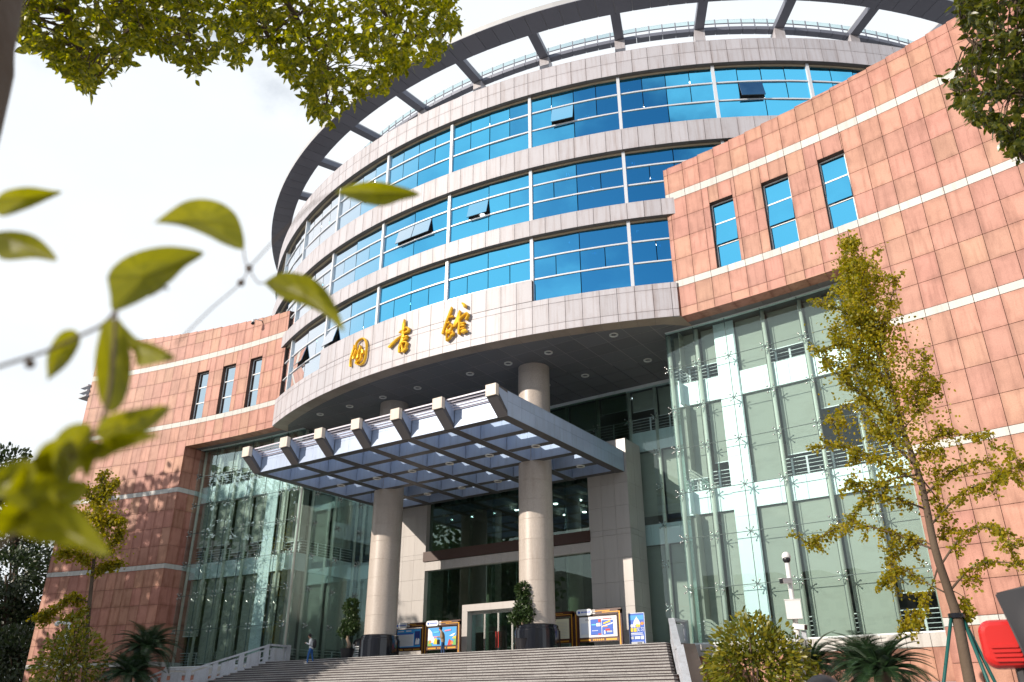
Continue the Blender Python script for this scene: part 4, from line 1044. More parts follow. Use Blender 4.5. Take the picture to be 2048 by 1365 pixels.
m_ = MB(); m_.tube([pos2+Vector((0,0,GROUND)), pos2+Vector((0,0,top))], .14, 12); m_.build('pole', m_white, P2, smooth=True)
m_ = MB(); m_.tube([pos2+Vector((0,0,top-.02)), pos2-right*.8+Vector((0,0,top+.05))], .09, 10); m_.build('arm', m_white, P2, smooth=True)
m_ = MB(); m_.sphere(pos2-right*.8+Vector((0,0,top-.05)), .15, 12, 8); m_.build('dome_camera', m_white, P2, smooth=True)
bullet(P2, pos2-right*.32+Vector((0,0,top-.85)), -right, 1.3)
_t = toward; toward = Vector((CAM.x-pos2.x, CAM.y-pos2.y, 0)).normalized(); cbox(pos2+toward*.25-right*.2+Vector((0,0,top-1.7)), .6, .8, .3, 'control_box', P2, m_white); toward = _t

# ------------------------------------------------------------------ potted trees, umbrella, crate
m_pot = surf('pot_glaze', (0.018, 0.018, 0.022), .3); m_bark = surf('bark', (0.16, 0.11, 0.075), .85, blotch=.4, bump=.6); m_soil = surf('soil', (.05,.035,.025), .9)
m_bonsai = leafmat('potted_leaf', (.018,.045,.012), (.05,.085,.02), .2)
m_graybark = surf('pale_bark', (0.30, 0.22, 0.16), .8, blotch=.5, bump=.5)
def leaves(parent, name, pts, size, mat_, seed=0, aspect=.5, kind='stuff', droop=.0, normal_up=.3):
    r_ = np.random.default_rng(seed); P = np.asarray(pts, np.float64); n = len(P)
    d = r_.normal(size=(n, 3)); d[:, 2] -= droop; d /= np.linalg.norm(d, axis=1)[:, None]
    nn = r_.normal(size=(n, 3)); nn[:, 2] += normal_up; s = np.cross(d, nn); s /= np.linalg.norm(s, axis=1)[:, None]; nn = np.cross(s, d)
    L_ = size*r_.uniform(.7, 1.25, n)[:, None]; W_ = L_*aspect
    v = np.empty((n, 6, 3)); v[:, 0] = P; v[:, 1] = P+d*L_*.35+s*W_*.5-nn*L_*.05; v[:, 2] = P+d*L_*.75+s*W_*.38-nn*L_*.06
    v[:, 3] = P+d*L_-nn*L_*.16; v[:, 4] = P+d*L_*.75-s*W_*.38-nn*L_*.06; v[:, 5] = P+d*L_*.35-s*W_*.5-nn*L_*.05
    me = bpy.data.meshes.new(name); me.vertices.add(n*6); me.vertices.foreach_set('co', v.ravel())
    idx = np.arange(n)[:, None]*6; tri = np.concatenate([idx+[0,1,2,3], idx+[0,3,4,5]], 1).reshape(-1)
    me.loops.add(n*8); me.loops.foreach_set('vertex_index', tri); me.polygons.add(n*2)
    me.polygons.foreach_set('loop_start', np.arange(n*2)*4); me.polygons.foreach_set('loop_total', np.full(n*2, 4))
    me.materials.append(mat_); me.update(); me.validate()
    return put(name, me, parent, kind=kind)
def blob(c, r, n, seed, hollow=.55, sc=(1,1,1)):
    r_ = np.random.default_rng(seed); d = r_.normal(size=(n, 3)); d /= np.linalg.norm(d, axis=1)[:, None]
    return np.asarray(c)+d*(r*r_.uniform(hollow, 1.0, n)**.6)[:, None]*np.asarray(sc)
def potted(c, lab, blobs, seed):
    T_ = thing('potted_tree', lab, 'potted tree', (0,0,0), 'potted trees by the columns')
    m_ = MB(); m_.lathe([(.34, c[2]), (.46, c[2]+.55), (.48, c[2]+.60), (.43, c[2]+.60), (.41, c[2]+.52)], c[0], c[1], 24); m_.build('pot', m_pot, T_, smooth=False)
    m_ = MB(); m_.lathe([(.01, c[2]+.53), (.41, c[2]+.53)], c[0], c[1], 24, cap=False); m_.build('soil', m_soil, T_)
    m_ = MB(); m_.tube([(c[0], c[1], c[2]+.5), (c[0]+.12, c[1], c[2]+.85), (c[0]-.08, c[1], c[2]+1.2), (c[0]+.05, c[1], c[2]+1.9), (c[0], c[1], c[2]+3.0)], [.15, .12, .10, .06, .03], 8); m_.build('trunk', m_graybark, T_, smooth=True)
    pts = np.concatenate([blob((c[0]+dx, c[1]+dy, c[2]+dz), r, int(900*r*r/.25), seed+i, .15, (1,1,.8)) for i, (dx, dy, dz, r) in enumerate(blobs)])
    leaves(T_, 'foliage', pts, .13, m_bonsai, seed, .6)
pa = on((1047, 1300), 'y', -3.15); pb = on((694, 1312), 'y', -3.15)
potted((pa.x, -3.15, LZ), 'small clipped tree in a black pot in front of the right column', [(0,0,3.25,.45),(.1,.1,2.85,.5),(.05,0,2.4,.55),(.3,0,1.95,.5),(-.45,0,1.7,.5),(.25,.2,1.6,.45),(-.1,0,2.0,.55)], 11)
potted((pb.x, -3.15, LZ), 'small clipped tree in a black pot left of the left column', [(.1,0,3.35,.42),(-.25,0,3.1,.35),(.1,0,2.85,.5),(.3,0,2.35,.45),(-.05,0,2.15,.5),(-.4,0,1.65,.5),(.2,0,1.75,.45),(.55,0,1.9,.35)], 31)
UM = thing('umbrella', 'open black umbrella resting on the landing beside the left column', 'umbrella')
uc = on((722, 1292), 'y', -2.2)
m_ = MB(); m_.lathe([(.62, uc.z-.05), (.58, uc.z+.16), (.45, uc.z+.34), (.25, uc.z+.46), (.02, uc.z+.50)], uc.x, uc.y, 10); m_.build('canopy', m_pot, UM)
m_ = MB(); m_.tube([(uc.x, uc.y, LZ+.02), (uc.x, uc.y, uc.z+.55)], .015, 6); m_.build('shaft', m_steel, UM)
CRT = thing('rack', 'low white slatted rack beside the left column under the black umbrella', 'rack')
rc = on((718, 1313), 'y', -2.9)
for k in range(5):
    m_ = MB(); m_.box(rc.x-.45, rc.x+.35, rc.y-.02, rc.y+.02, LZ+.12+.14*k, LZ+.18+.14*k); m_.build('slat', m_white, CRT)
for xx in (-.52, .38):
    m_ = MB(); m_.box(rc.x+xx-.03, rc.x+xx+.03, rc.y-.03, rc.y+.03, LZ, LZ+.85); m_.build('post', m_white, CRT)

# ------------------------------------------------------------------ people
m_skin = surf('skin', (0.46, 0.26, 0.17), .5); m_hair = surf('black_hair', (0.012, 0.010, 0.012), .45)
def person(lab, base, face, H, mats, pose, group=None, crown=True):
    """one continuous skinned figure; face = heading angle of the nose, pose = offsets"""
    T_ = thing('person', lab, 'person', (0,0,0), group)
    Mx = Matrix.Translation(base) @ Matrix.Rotation(face, 4, 'Z') @ Matrix.Scale(H/1.72, 4)   # local: +x right hand side, -y forward
    V = []; E_ = []; RA = []
    def v(p, r, par=None):
        V.append(p); RA.append(r)
        if par is not None: E_.append((par, len(V)-1))
        return len(V)-1
    lean = pose.get('lean', .05); hd = pose.get('head', .10); stride = pose.get('stride', .1)
    pel = v((0, 0, .93), .145); w_ = v((0, -lean*.3, 1.06), .135, pel); ch = v((0, -lean*.8, 1.27), .155, w_); up_ = v((0, -lean, 1.40), .125, ch); nk = v((0, -lean-.03, 1.47), .055, up_)
    h1 = v((0, -lean-.04-hd*.4, 1.55), .075, nk); h2 = v((0, -lean-.05-hd*.6, 1.63), .098, h1); v((0, -lean-.05-hd*.5, 1.69), .075, h2)
    v((0, -lean-.145-hd*.6, 1.585), .018, h1)
    bk_ = pose.get('bulk', 1.0)
    for q_ in (1, 2, 3): RA[q_] *= bk_
    for s in (-1, 1):
        hp = v((s*.10, 0, .88), .105, pel); kn = v((s*.11, -stride*s*.5-.02, .50), .070, hp); an = v((s*.115, -stride*s*.8+.02, .10), .048, kn); hl = v((s*.115, -stride*s*.8+.03, .04), .045, an); v((s*.125, -stride*s*.8-.15, .03), .040, hl)
        sh_ = v((s*.19, -lean, 1.37), .072, up_)
        a = pose['arm'][0 if s < 0 else 1]
        el = v((s*.24, a[0], a[1]), .052*bk_**1.3, sh_); wr = v((s*a[4], a[2], a[3]), .036*bk_, el); pm = v((s*(a[4]-.02), a[2]-.06, a[3]+.01), .036, wr)
        for j in range(3): v((s*(a[4]-.045+.022*j), a[2]-.125, a[3]+.005), .011, pm)
        v((s*(a[4]-.05), a[2]-.07, a[3]+.05), .012, wr)
    me = bpy.data.meshes.new('person_body'); me.from_pydata(V, E_, []); o = bpy.data.objects.new('body', me); COL.objects.link(o)
    md = o.modifiers.new('skin', 'SKIN'); md.use_smooth_shade = True
    for sv, r_ in zip(me.skin_vertices[0].data, RA): sv.radius = (r_, r_*.88)
    me.skin_vertices[0].data[0].use_root = True
    o.modifiers.new('sub', 'SUBSURF').levels = 1
    bpy.context.view_layer.update(); ev = bpy.data.meshes.new_from_object(o.evaluated_get(bpy.context.evaluated_depsgraph_get()))
    bpy.data.objects.remove(o); ev.materials.clear()
    for m_ in (m_skin, mats[0], mats[1], mats[2]): ev.materials.append(m_)
    for p_ in ev.polygons:
        c_ = p_.center; armz = abs(c_.x) > .17 and c_.z > .80
        hand = any((abs(abs(c_.x)-(a[4]-.02)) < .09 and c_.y < a[2]-.015 and abs(c_.z-a[3]) < .10) for a in pose['arm'])
        if c_.z > 1.485 or hand: mi = 0
        elif c_.z < .075: mi = 3
        elif c_.z > pose.get('hem', .86) or armz: mi = 1
        else: mi = 2
        p_.material_index = mi; p_.use_smooth = True
    ev.transform(Mx); b_ = put('body', ev, T_)
    hr = MB(); hy = -lean-.05-hd*.55
    hr.sphere((0, hy+.035, 1.675), .118, 14, 8, sc=(.95, 1.0, .82)); hr.sphere((0, hy+.055, 1.60), .098, 12, 8, sc=(.98, .75, .9))
    me = hr.mesh('hair', m_hair, True); me.transform(Mx); put('hair', me, T_)
    return T_, Mx
m_khaki = surf('khaki_jacket', (0.30, 0.215, 0.135), .8); m_jean = surf('blue_jeans', (0.02, 0.05, 0.14), .8); m_wshirt = surf('white_jacket', (0.70, 0.72, 0.75), .7)
m_ljean = surf('mid_blue_jeans', (0.03, 0.12, 0.36), .8); m_shoe = surf('shoes', (0.5, 0.5, 0.5), .6); m_dshoe = surf('dark_shoes', (.02,.02,.02), .5); m_bag = surf('black_bag', (.012,.012,.016), .6)
fx = on((886, 1290), 'y', -1.6)
T1, M1 = person('person in khaki jacket and dark jeans looking down at a phone before the blue poster', (fx.x, -1.6, LZ), R(-62), 1.66, (m_khaki, m_jean, m_dshoe),
       dict(lean=.08, head=.16, stride=.08, hem=.80, bulk=1.32, arm=[(.02, 1.08, -.25, 1.14, .11), (.02, 1.08, -.25, 1.14, .11)]))
m_ = MB(); m_.box(-.05, .05, -.40, -.32, 1.12, 1.145, M1); tag(m_.build('phone', m_lens), 'dark phone held by the person in the khaki jacket', 'phone')
m_ = MB(); m_.box(-.16, .12, -.38, -.24, .70, .98, M1); m_.box(-.06, -.045, -.31, -.29, .98, 1.12, M1); tag(m_.build('bag', m_bag), 'black bag hanging from the arm of the person in the khaki jacket', 'bag')
fw = on((622, 1300), 'y', -4.2)
T2, M2 = person('person in white jacket and blue jeans with a backpack reading a phone on the steps', (fw.x, -4.2, LZ-2*RISE), R(-58), 1.80, (m_wshirt, m_ljean, m_shoe),
       dict(lean=.04, head=.16, stride=.18, hem=.88, bulk=1.15, arm=[(-.02, 1.10, -.29, 1.20, .11), (-.02, 1.10, -.29, 1.20, .11)]))
m_ = MB(); m_.box(-.05, .05, -.44, -.36, 1.18, 1.205, M2); tag(m_.build('phone', m_lens), 'dark phone held by the person in the white jacket', 'phone')
BP = thing('backpack', 'black backpack on the back of the person in the white jacket', 'backpack')
m_ = MB(); m_.sphere((0, .20, 1.16), .22, 14, 10, sc=(.75, .55, 1.25)); me = m_.mesh('pack', m_bag, True); me.transform(M2); put('pack', me, BP)
for s in (-1, 1):
    m_ = MB(); m_.tube([(s*.11, .10, 1.36), (s*.13, -.08, 1.44), (s*.13, -.20, 1.28), (s*.14, -.05, 1.05), (s*.12, .12, 1.0)], .022, 6); me = m_.mesh('strap', m_bag); me.transform(M2); put('strap', me, BP)
hp = at((1640, 1372), 5.6)
person('person close to the camera, only the top of dark hair showing at the lower edge', (hp.x, hp.y, GROUND), R(30), hp.z-GROUND+.01, (m_bag, m_jean, m_dshoe),
       dict(lean=.02, head=.04, stride=.1, arm=[(.0, 1.10, -.10, .90, .22), (.0, 1.10, -.10, .90, .22)]))
# red ribbed housing with an upright dark panel at the right edge
RD_ = thing('electric_scooter', 'red ribbed plastic housing and dark upright panel out of focus at the right edge', 'scooter')
c0 = at((1990, 1290), 5.2); tw_ = Vector((CAM.x-c0.x, CAM.y-c0.y, 0)).normalized(); rt_ = Vector((-tw_.y, tw_.x, 0))
Mx = Matrix.Translation(c0) @ Matrix((rt_, -tw_, Vector((0,0,1)))).transposed().to_4x4()
m_redp = surf('red_plastic', (.55, .010, .008), .4, coat=.3); m_dk = surf('dark_panel', (.03,.03,.035), .6)
def rbox(w, d, h, m, nm, loc, rot=0, bev=.03):
    bm = bmesh.new(); bmesh.ops.create_cube(bm, size=1.0); bmesh.ops.scale(bm, vec=(w, d, h), verts=bm.verts); bmesh.ops.bevel(bm, geom=bm.edges[:], offset=bev, segments=4, affect='EDGES')
    me = bpy.data.meshes.new(nm); bm.to_mesh(me); bm.free(); me.materials.append(m); me.polygons.foreach_set('use_smooth', [True]*len(me.polygons))
    me.transform(Mx @ Matrix.Translation(loc) @ Matrix.Rotation(rot, 4, 'Y')); return put(nm, me, RD_)
def rrect(w, h, r_, y, cx, cz, ins=0.0):
    P = []
    for (sx, sz, a0_) in ((1, 1, 0), (-1, 1, 90), (-1, -1, 180), (1, -1, 270)):
        for j in range(7):
            a_ = R(a0_+15*j); P.append(Mx @ Vector((cx+sx*(w/2-r_)+(r_-ins)*math.cos(a_), y, cz+sz*(h/2-r_)+(r_-ins)*math.sin(a_))))
    return P
hs = MB(); lay = [rrect(.22, .235, .065, .12, .045, 0), rrect(.22, .235, .065, -.07, .045, 0), rrect(.22, .235, .065, -.095, .045, 0, .012), rrect(.22, .235, .065, -.105, .045, 0, .03)]
for A_, B_ in zip(lay, lay[1:]):
    for i in range(len(A_)): hs.poly([A_[i], A_[(i+1) % len(A_)], B_[(i+1) % len(A_)], B_[i]])
hs.poly(lay[-1]); hs.poly(lay[0][::-1]); hs.build('housing', m_redp, RD_)
for k in range(4):
    rb = MB(); a_ = rrect(.13, .016, .007, -.102, .04+.004*k, -.015-.022*k); b_ = rrect(.13, .016, .007, -.118, .04+.004*k, -.015-.022*k); rb.prism(a_, b_); rb.build('rib', m_redp, RD_)
rbox(.34, .02, .56, m_dk, 'panel', (.275, -.16, .0), -.20, .008)
rbox(.10, .08, .14, m_redp, 'tail_lamp', (.245, -.21, .07), -.12, .03)
rbox(.08, .08, .20, m_bag, 'grip', (.22, -.24, -.10), -.15, .03)
m_ = MB(); q = Mx.translation; m_.tube([q+Vector((.1,0,-.1)), (q.x+.1, q.y, GROUND+.25)], .035, 8); m_.build('stem', m_dk, RD_)
m_ = MB(); m_.tube([(q.x-.2, q.y, GROUND+.25), (q.x+.9, q.y+.3, GROUND+.25)], .05, 8); m_.build('frame', m_dk, RD_)
for dx, dy in ((-.2, 0), (.9, .3)):
    w_ = MB(); n = 20; w_.tube([(q.x+dx+.22*math.cos(2*math.pi*i/n), q.y+dy, GROUND+.25+.22*math.sin(2*math.pi*i/n)) for i in range(n+1)], .04, 8, cap=False); w_.build('wheel', m_bag, RD_)
# ------------------------------------------------------------------ vegetation
m_gink = leafmat('ginkgo_leaf', (.18,.19,.010), (.42,.33,.016), .5)
m_camph = leafmat('camphor_leaf', (.06,.09,.006), (.36,.33,.014), .55, .35)
m_right = leafmat('dark_glossy_leaf', (.03,.05,.008), (.15,.15,.015), .35, .3)
m_shrub = leafmat('yellow_green_leaf', (.07,.10,.008), (.26,.22,.012), .3, .35)
m_dtree = leafmat('dark_tree_leaf', (.012,.025,.010), (.04,.065,.018), .2)
m_ttree = leafmat('tall_tree_leaf', (.03,.05,.012), (.07,.10,.02), .25)
m_sago = leafmat('sago_leaf', (.012,.035,.014), (.035,.075,.025), .12, .35)
m_fore = leafmat('near_leaf', (.17,.17,.004), (.24,.23,.006), .48, .4)
m_trunk = surf('tree_bark', (0.12, 0.085, 0.06), .9, blotch=.5, bump=.8)
m_green = surf('green_pole', (0.01, 0.10, 0.09), .5)

def along(pts, n, spread, t0=.2, rnd=None):
    pts = [Vector(p) for p in pts]; L_ = [0]
    for a, b_ in zip(pts, pts[1:]): L_.append(L_[-1]+(b_-a).length)
    out = []
    for _ in range(n):
        t = L_[-1]*(t0+(1-t0)*rnd.random()); i = 0
        while i < len(L_)-2 and L_[i+1] < t: i += 1
        p = pts[i].lerp(pts[i+1], (t-L_[i])/max(L_[i+1]-L_[i], 1e-6))
        out.append(p+Vector((rnd.gauss(0, spread), rnd.gauss(0, spread), rnd.gauss(0, spread))))
    return out
def smooth(pts, n=4):
    P = [Vector(p) for p in pts]; Q = []
    for i in range(len(P)-1):
        p0, p1, p2, p3 = P[max(i-1,0)], P[i], P[i+1], P[min(i+2, len(P)-1)]
        for k in range(n):
            t = k/n; Q.append(.5*((2*p1)+(p2-p0)*t+(2*p0-5*p1+4*p2-p3)*t*t+(3*p1-p0-3*p2+p3)*t**3))
    return Q+[P[-1]]
def ginkgo(lab, d, trunk_px, r0, branches, nleaf, lsize, seed, crown=None, spread=.06):
    T_ = thing('ginkgo_tree', lab, 'tree'); rd = random.Random(seed)
    tp = [at(p, d) for p in trunk_px]; base = tp[0].copy(); base.z = GROUND; tp = smooth([base]+tp)
    n = len(tp); m_ = MB(); m_.tube(tp, [r0*(1-.93*i/(n-1)) for i in range(n)], 10); m_.build('trunk', m_trunk, T_, smooth=True)
    pts = []; scale = d*1.07/F_PX
    tot = sum(len(b_) for b_ in branches)
    for bi, b_ in enumerate(branches):
        dd = rd.uniform(-.55, .55); lpx = math.dist(b_[0], b_[-1]); q = []
        for i, p in enumerate(b_): q.append(at(p, d+dd*lpx*scale*(i/(len(b_)-1))))
        q = smooth(q); r1 = max(.015, r0*.22*min(1, lpx/180)); k = len(q)
        m_ = MB(); m_.tube(q, [r1*(1-.8*i/(k-1)) for i in range(k)], 6); m_.build('branch', m_trunk, T_, smooth=True)
        Lm = sum((a-c_).length for a, c_ in zip(q, q[1:]))
        tw = MB()
        for j in range(int(Lm*4.2)+2):        # side twigs, the lower ones hanging
            p = along(q, 1, 0, .18, rd)[0]; l = rd.uniform(.25, .75)*min(1.2, .5+Lm*.15)
            v_ = Vector((rd.gauss(0, .7), rd.gauss(0, .7), rd.gauss(-.25 if b_[0][1] > 900 else .35, .5))).normalized()*l
            e_ = [p, p+v_*.5+Vector((0,0,.03)), p+v_+Vector((0,0,-.05))]; tw.tube(e_, [.012, .009, .004], 4)
            pts += along(e_, int(44*l/.5), spread, .05, rd)
        tw.build('twig', m_trunk, T_, kind='stuff')
        pts += along(q, int(Lm*48), spread, .25, rd)
    if crown:
        for (cx, cy, w_, num) in crown:
            for _ in range(num):
                p = (cx+rd.gauss(0, w_), cy+rd.gauss(0, w_*.8)); pts.append(at(p, d+rd.gauss(0, w_)*scale))
    if len(pts) > nleaf: pts = rd.sample(pts, nleaf)
    leaves(T_, 'foliage', pts, lsize, m_gink, seed, .85, droop=.35)
    return T_, tp
G1, tp = ginkgo('tall slender yellowing ginkgo with green stakes in front of the right pink wall', 26,
  [(1940,1365),(1915,1240),(1898,1185),(1869,1094),(1842,965),(1806,860),(1779,763),(1745,640),(1715,540),(1695,462)], .165,
  [[(1893,1187),(1840,1160),(1798,1138),(1763,1179)], [(1869,1100),(1770,1062),(1690,1050),(1615,1092)], [(1900,1182),(1950,1130),(2010,1125),(2060,1130)], [(1882,1130),(1935,1060),(1990,1062),(2030,1095)],
   [(1850,990),(1900,945),(1960,925),(2012,958)], [(1862,1050),(1920,990),(1990,955),(2050,925)], [(1842,965),(1760,925),(1700,895),(1645,892)], [(1825,928),(1760,860),(1700,810),(1655,850)], [(1812,880),(1740,800),(1690,765),(1642,708)],
   [(1806,860),(1850,805),(1868,760),(1882,800)], [(1800,840),(1838,770),(1850,725),(1830,700)], [(1780,770),(1720,705),(1670,690),(1628,712)], [(1772,740),(1735,670),(1690,625),(1620,600)], [(1765,719),(1770,640),(1785,590),(1805,541)],
   [(1765,719),(1735,650),(1722,570),(1740,522)], [(1765,719),(1700,735),(1642,722)], [(1820,920),(1890,865),(1950,880),(1985,868)], [(1835,950),(1780,960),(1730,1000),(1700,1040)], [(1869,1094),(1830,1080),(1790,1120),(1770,1165)],
   [(1855,1020),(1800,1000),(1740,985),(1690,960)], [(1750,660),(1720,620),(1705,570)], [(1735,610),(1750,560),(1745,530)], [(1722,560),(1695,530),(1690,500)], [(1880,1120),(1860,1180),(1820,1250),(1800,1235)], [(1900,1180),(1930,1200),(1935,1260)], [(1755,690),(1700,690),(1660,660)], [(1845,960),(1880,1010),(1890,1080)], [(1790,800),(1760,760),(1720,770)], [(1830,930),(1870,900),(1890,905)]],
  36000, .092, 5, crown=[(1700,488,10,700),(1706,530,15,900),(1714,575,22,1300),(1725,630,30,1600),(1745,690,38,1600),(1765,760,42,1300),(1790,840,44,1200),(1815,930,50,700)])
for dx, dy in ((-1.15, .1), (.75, -.75), (.95, .8)):     # three green stakes tied to the trunk
    t0 = at((1913, 1232), 26); m_ = MB(); b0 = Vector((tp[0].x+right.x*dx*1.3+dy*-right.y*0, tp[0].y+right.y*dx*1.3+dy, GROUND)); m_.tube([b0, t0+Vector((right.x*.14*(1 if dx > 0 else -1), right.y*.14*(1 if dx > 0 else -1), 0))], .045, 8); m_.build('stake', m_green, G1, smooth=True)
m_ = MB(); t0 = at((1913, 1232), 26); m_.tube([t0+Vector((0,0,-.06)), t0+Vector((0,0,.06))], .21, 12); m_.build('tie', m_black, G1)
ginkgo('slim yellowing ginkgo standing before the far left pink wall', 65,
  [(167,1365),(172,1280),(180,1200),(188,1120),(196,1060),(202,1000),(206,948)], .22,
  [[(178,1205),(140,1195),(105,1225),(62,1238)], [(183,1170),(215,1130),(250,1125)], [(186,1140),(160,1110),(120,1105)], [(188,1120),(225,1090),(240,1060)], [(192,1090),(160,1050),(150,1020)], [(196,1060),(230,1040),(248,1045)], [(200,1020),(180,990),(165,975)], [(202,1000),(225,975),(232,960)], [(204,975),(208,955),(214,945)], [(190,1100),(150,1085),(128,1090)], [(178,1210),(160,1230),(130,1240)], [(198,1040),(170,1030),(160,1040)]],
  13000, .19, 6, crown=[(205,985,12,500),(198,1030,20,900),(192,1080,26,900)], spread=.13)

def shrub(lab, d, blobs, lsize, seed, mat_, n_per, group=None):
    T_ = thing('shrub', lab, 'shrub', (0,0,0), group); pts = []; m_ = MB(); sc = d*1.07/F_PX
    for i, (x, y_, r_) in enumerate(blobs):
        c_ = at((x, y_), d+((i*37) % 10-5)*.08*r_*sc*2); pts.append(blob(c_, r_*sc, int(n_per*(r_/50)**2), seed+i, .45))
        b0 = at((blobs[0][0], 1365), d); b0.z = GROUND; m_.tube(smooth([b0+Vector((.1*i-.2, 0, 0)), b0.lerp(c_, .6)+Vector((.1*(i % 3-1), .1, .2)), c_]), .035, 5)
    m_.build('stem', m_trunk, T_); leaves(T_, 'foliage', np.concatenate(pts), lsize, mat_, seed, .45, droop=.3)
shrub('bushy yellow green shrub left of the white camera pole', 30, [(1515,1340,85),(1470,1335,48),(1575,1330,55),(1500,1272,42),(1480,1290,35),(1535,1256,17),(1550,1300,40),(1505,1244,16),(1450,1350,40),(1590,1365,50)], .19, 41, m_shrub, 520)
shrub('pointed green shrub at the foot of the left ginkgo', 60, [(140,1335,52),(125,1300,34),(155,1290,34),(150,1258,24),(160,1235,14),(110,1345,34),(180,1330,30),(95,1365,30)], .30, 61, m_shrub, 620)

def sago(lab, c, n, L_, seed, trunk=1.2, group='sago palms beside the steps'):
    T_ = thing('sago_palm', lab, 'palm', (0,0,0), group); rd = random.Random(seed)
    m_ = MB(); m_.tube([(c[0], c[1], GROUND), (c[0]+.05, c[1], (GROUND+c[2])/2), (c[0], c[1], c[2])], [.30, .26, .22], 12); m_.build('trunk', m_trunk, T_)
    fb = MB(); K = 44; pr = []
    for i in range(K+1):
        t = i/K; pr.append(Vector((t*L_*(1-.12*t), 0, L_*(.42*t-.62*t*t))))
    fb.tube(pr, [.022*(1-.85*i/K) for i in range(K+1)], 4)
    for i in range(3, K):
        p = pr[i]; t_ = (pr[min(i+1,K)]-pr[i-1]).normalized(); l = .34*L_/1.8*math.sin(math.pi*(.12+.86*i/K))**.7+.04
        for s in (-1, 1):
            e_ = p+t_*l*.45+Vector((0, s*l*.85, .16*l)); w_ = t_*.0125*L_/1.8; md = p.lerp(e_, .5)+Vector((0,0,.05*l))
            fb.poly([p-w_, p+w_, md+w_*.9, e_, md-w_*.9])
    me = fb.mesh('frond', m_sago)
    for i in range(n):
        a = 2.39996*i+rd.uniform(-.2, .2); el = R(68)*(1-(i/n))**.9-R(22)*(i/n)+rd.uniform(-.1, .1)
        o = put('frond', me, T_, (c[0]+.12*math.cos(a), c[1]+.12*math.sin(a), c[2]+.04)); o.rotation_euler = (rd.uniform(-.25, .25), -el+R(8), a)
        s_ = rd.uniform(.85, 1.08); o.scale = (s_, s_, s_)
c_ = at((1762, 1345), 26); sago('broad dark green sago palm below the right glass wall', (c_.x, c_.y, c_.z), 60, 1.55, 3)
c_ = at((1715, 1330), 33); sago('sago palm half hidden behind the broad one on the right', (c_.x, c_.y, c_.z), 40, 1.5, 4)
c_ = at((1618, 1335), 33.5); sago('sago palm behind the white camera pole, partly covered by the shrub', (c_.x, c_.y, c_.z), 40, 1.6, 5)
c_ = at((293, 1300), 58); sago('dark sago palm on a bare trunk before the far glass wall', (c_.x, c_.y, c_.z), 54, 2.3, 6)
c_ = at((258, 1350), 57); sago('low sago palm under the taller one on the left', (c_.x, c_.y, c_.z), 50, 2.2, 7)

def big_tree(lab, trunk, top, blobs, lsize, n, seed, m, group=None, r0=.35):
    T_ = thing('tree', lab, 'tree', (0,0,0), group); m_ = MB(); m_.tube(smooth([trunk, trunk.lerp(top, .5)+Vector((.4,.2,0)), top]), [r0, r0*.9, r0*.85, r0*.8, r0*.7, r0*.6, r0*.5, r0*.4, r0*.3], 10); m_.build('trunk', m_trunk, T_, smooth=True)
    tot = sum(b_[3]**2 for b_ in blobs); pts = []; lm_ = MB()
    for i, b_ in enumerate(blobs):
        c2 = Vector(b_[:3]); lm_.tube(smooth([trunk.lerp(top, .45+.4*((i*7) % 5)/5), (trunk.lerp(top, .8)+c2)/2+Vector((0,0,-.3)), c2]), [.14,.12,.1,.09,.08,.07,.06,.05,.03], 5)
        pts.append(blob(c2, b_[3], int(n*b_[3]**2/tot), seed+i, .25, (1,1,.8)))
    lm_.build('limb', m_trunk, T_); leaves(T_, 'foliage', np.concatenate(pts), lsize, m, seed, .6)
def bt(lab, d, px_tr, blobs, lsize, n, seed, m=None, group=None):
    sc = d*1.05/F_PX; t0 = at((px_tr, 1365), d); t0.z = GROUND; t1 = at((px_tr+4, blobs[0][1]), d)
    big_tree(lab, t0, t1, [(*at((x, y_), d+((i*53) % 9-4)*.6), r_*sc) for i, (x, y_, r_) in enumerate(blobs)], lsize, n, seed, m or m_dtree, group)
bt('dark tree behind the far end of the pink wing, tallest on the left', 96, 30, [(18,935,42),(50,985,45),(0,1010,55),(70,1040,45),(35,1070,60),(105,965,26),(92,1010,32),(-30,960,60)], .42, 7600, 71)
bt('dark broad tree lower down at the left edge with sky showing through it', 91, 8, [(20,1150,52),(60,1190,45),(-15,1210,60),(75,1120,36),(35,1255,55),(80,1240,34)], .40, 6200, 72)
bt('dark bush like tree at the lower left corner', 87, 30, [(20,1315,55),(60,1330,40),(-20,1300,50),(45,1290,40),(30,1365,60)], .36, 6000, 73)
# trees in front of the library to the left, outside the picture; they shade its lower left part and show in the glass
TL = ['tall tree across the plaza, farthest out along the left wing', 'tallest tree across the plaza opposite the left wing', 'tall tree across the plaza opposite the slit windows of the left wing', 'mid sized tree across the plaza opposite the left glass wall', 'mid sized tree across the plaza opposite the left column', 'smallest of the row of trees across the plaza, opposite the doors']
for i, (x, y_, h, r_) in enumerate(((-56,-34,33,7.5),(-47,-38,34,7.5),(-39,-34,33,7.5),(-30,-37,27,6.5))):
    rd = random.Random(80+i); b_ = [(x+rd.uniform(-.75,.75)*r_, y_+rd.uniform(-.75,.75)*r_, GROUND+h-r_*.8-rd.uniform(0, 2.7)*r_, r_*rd.uniform(.45,.7)) for _ in range(15)]+[(x, y_, GROUND+h-r_*.6, r_*.6)]
    big_tree(TL[i], Vector((x, y_, GROUND)), Vector((x, y_, h*.7)), b_, .8, 6500, 80+10*i, m_ttree, 'tall trees across the plaza', .35)

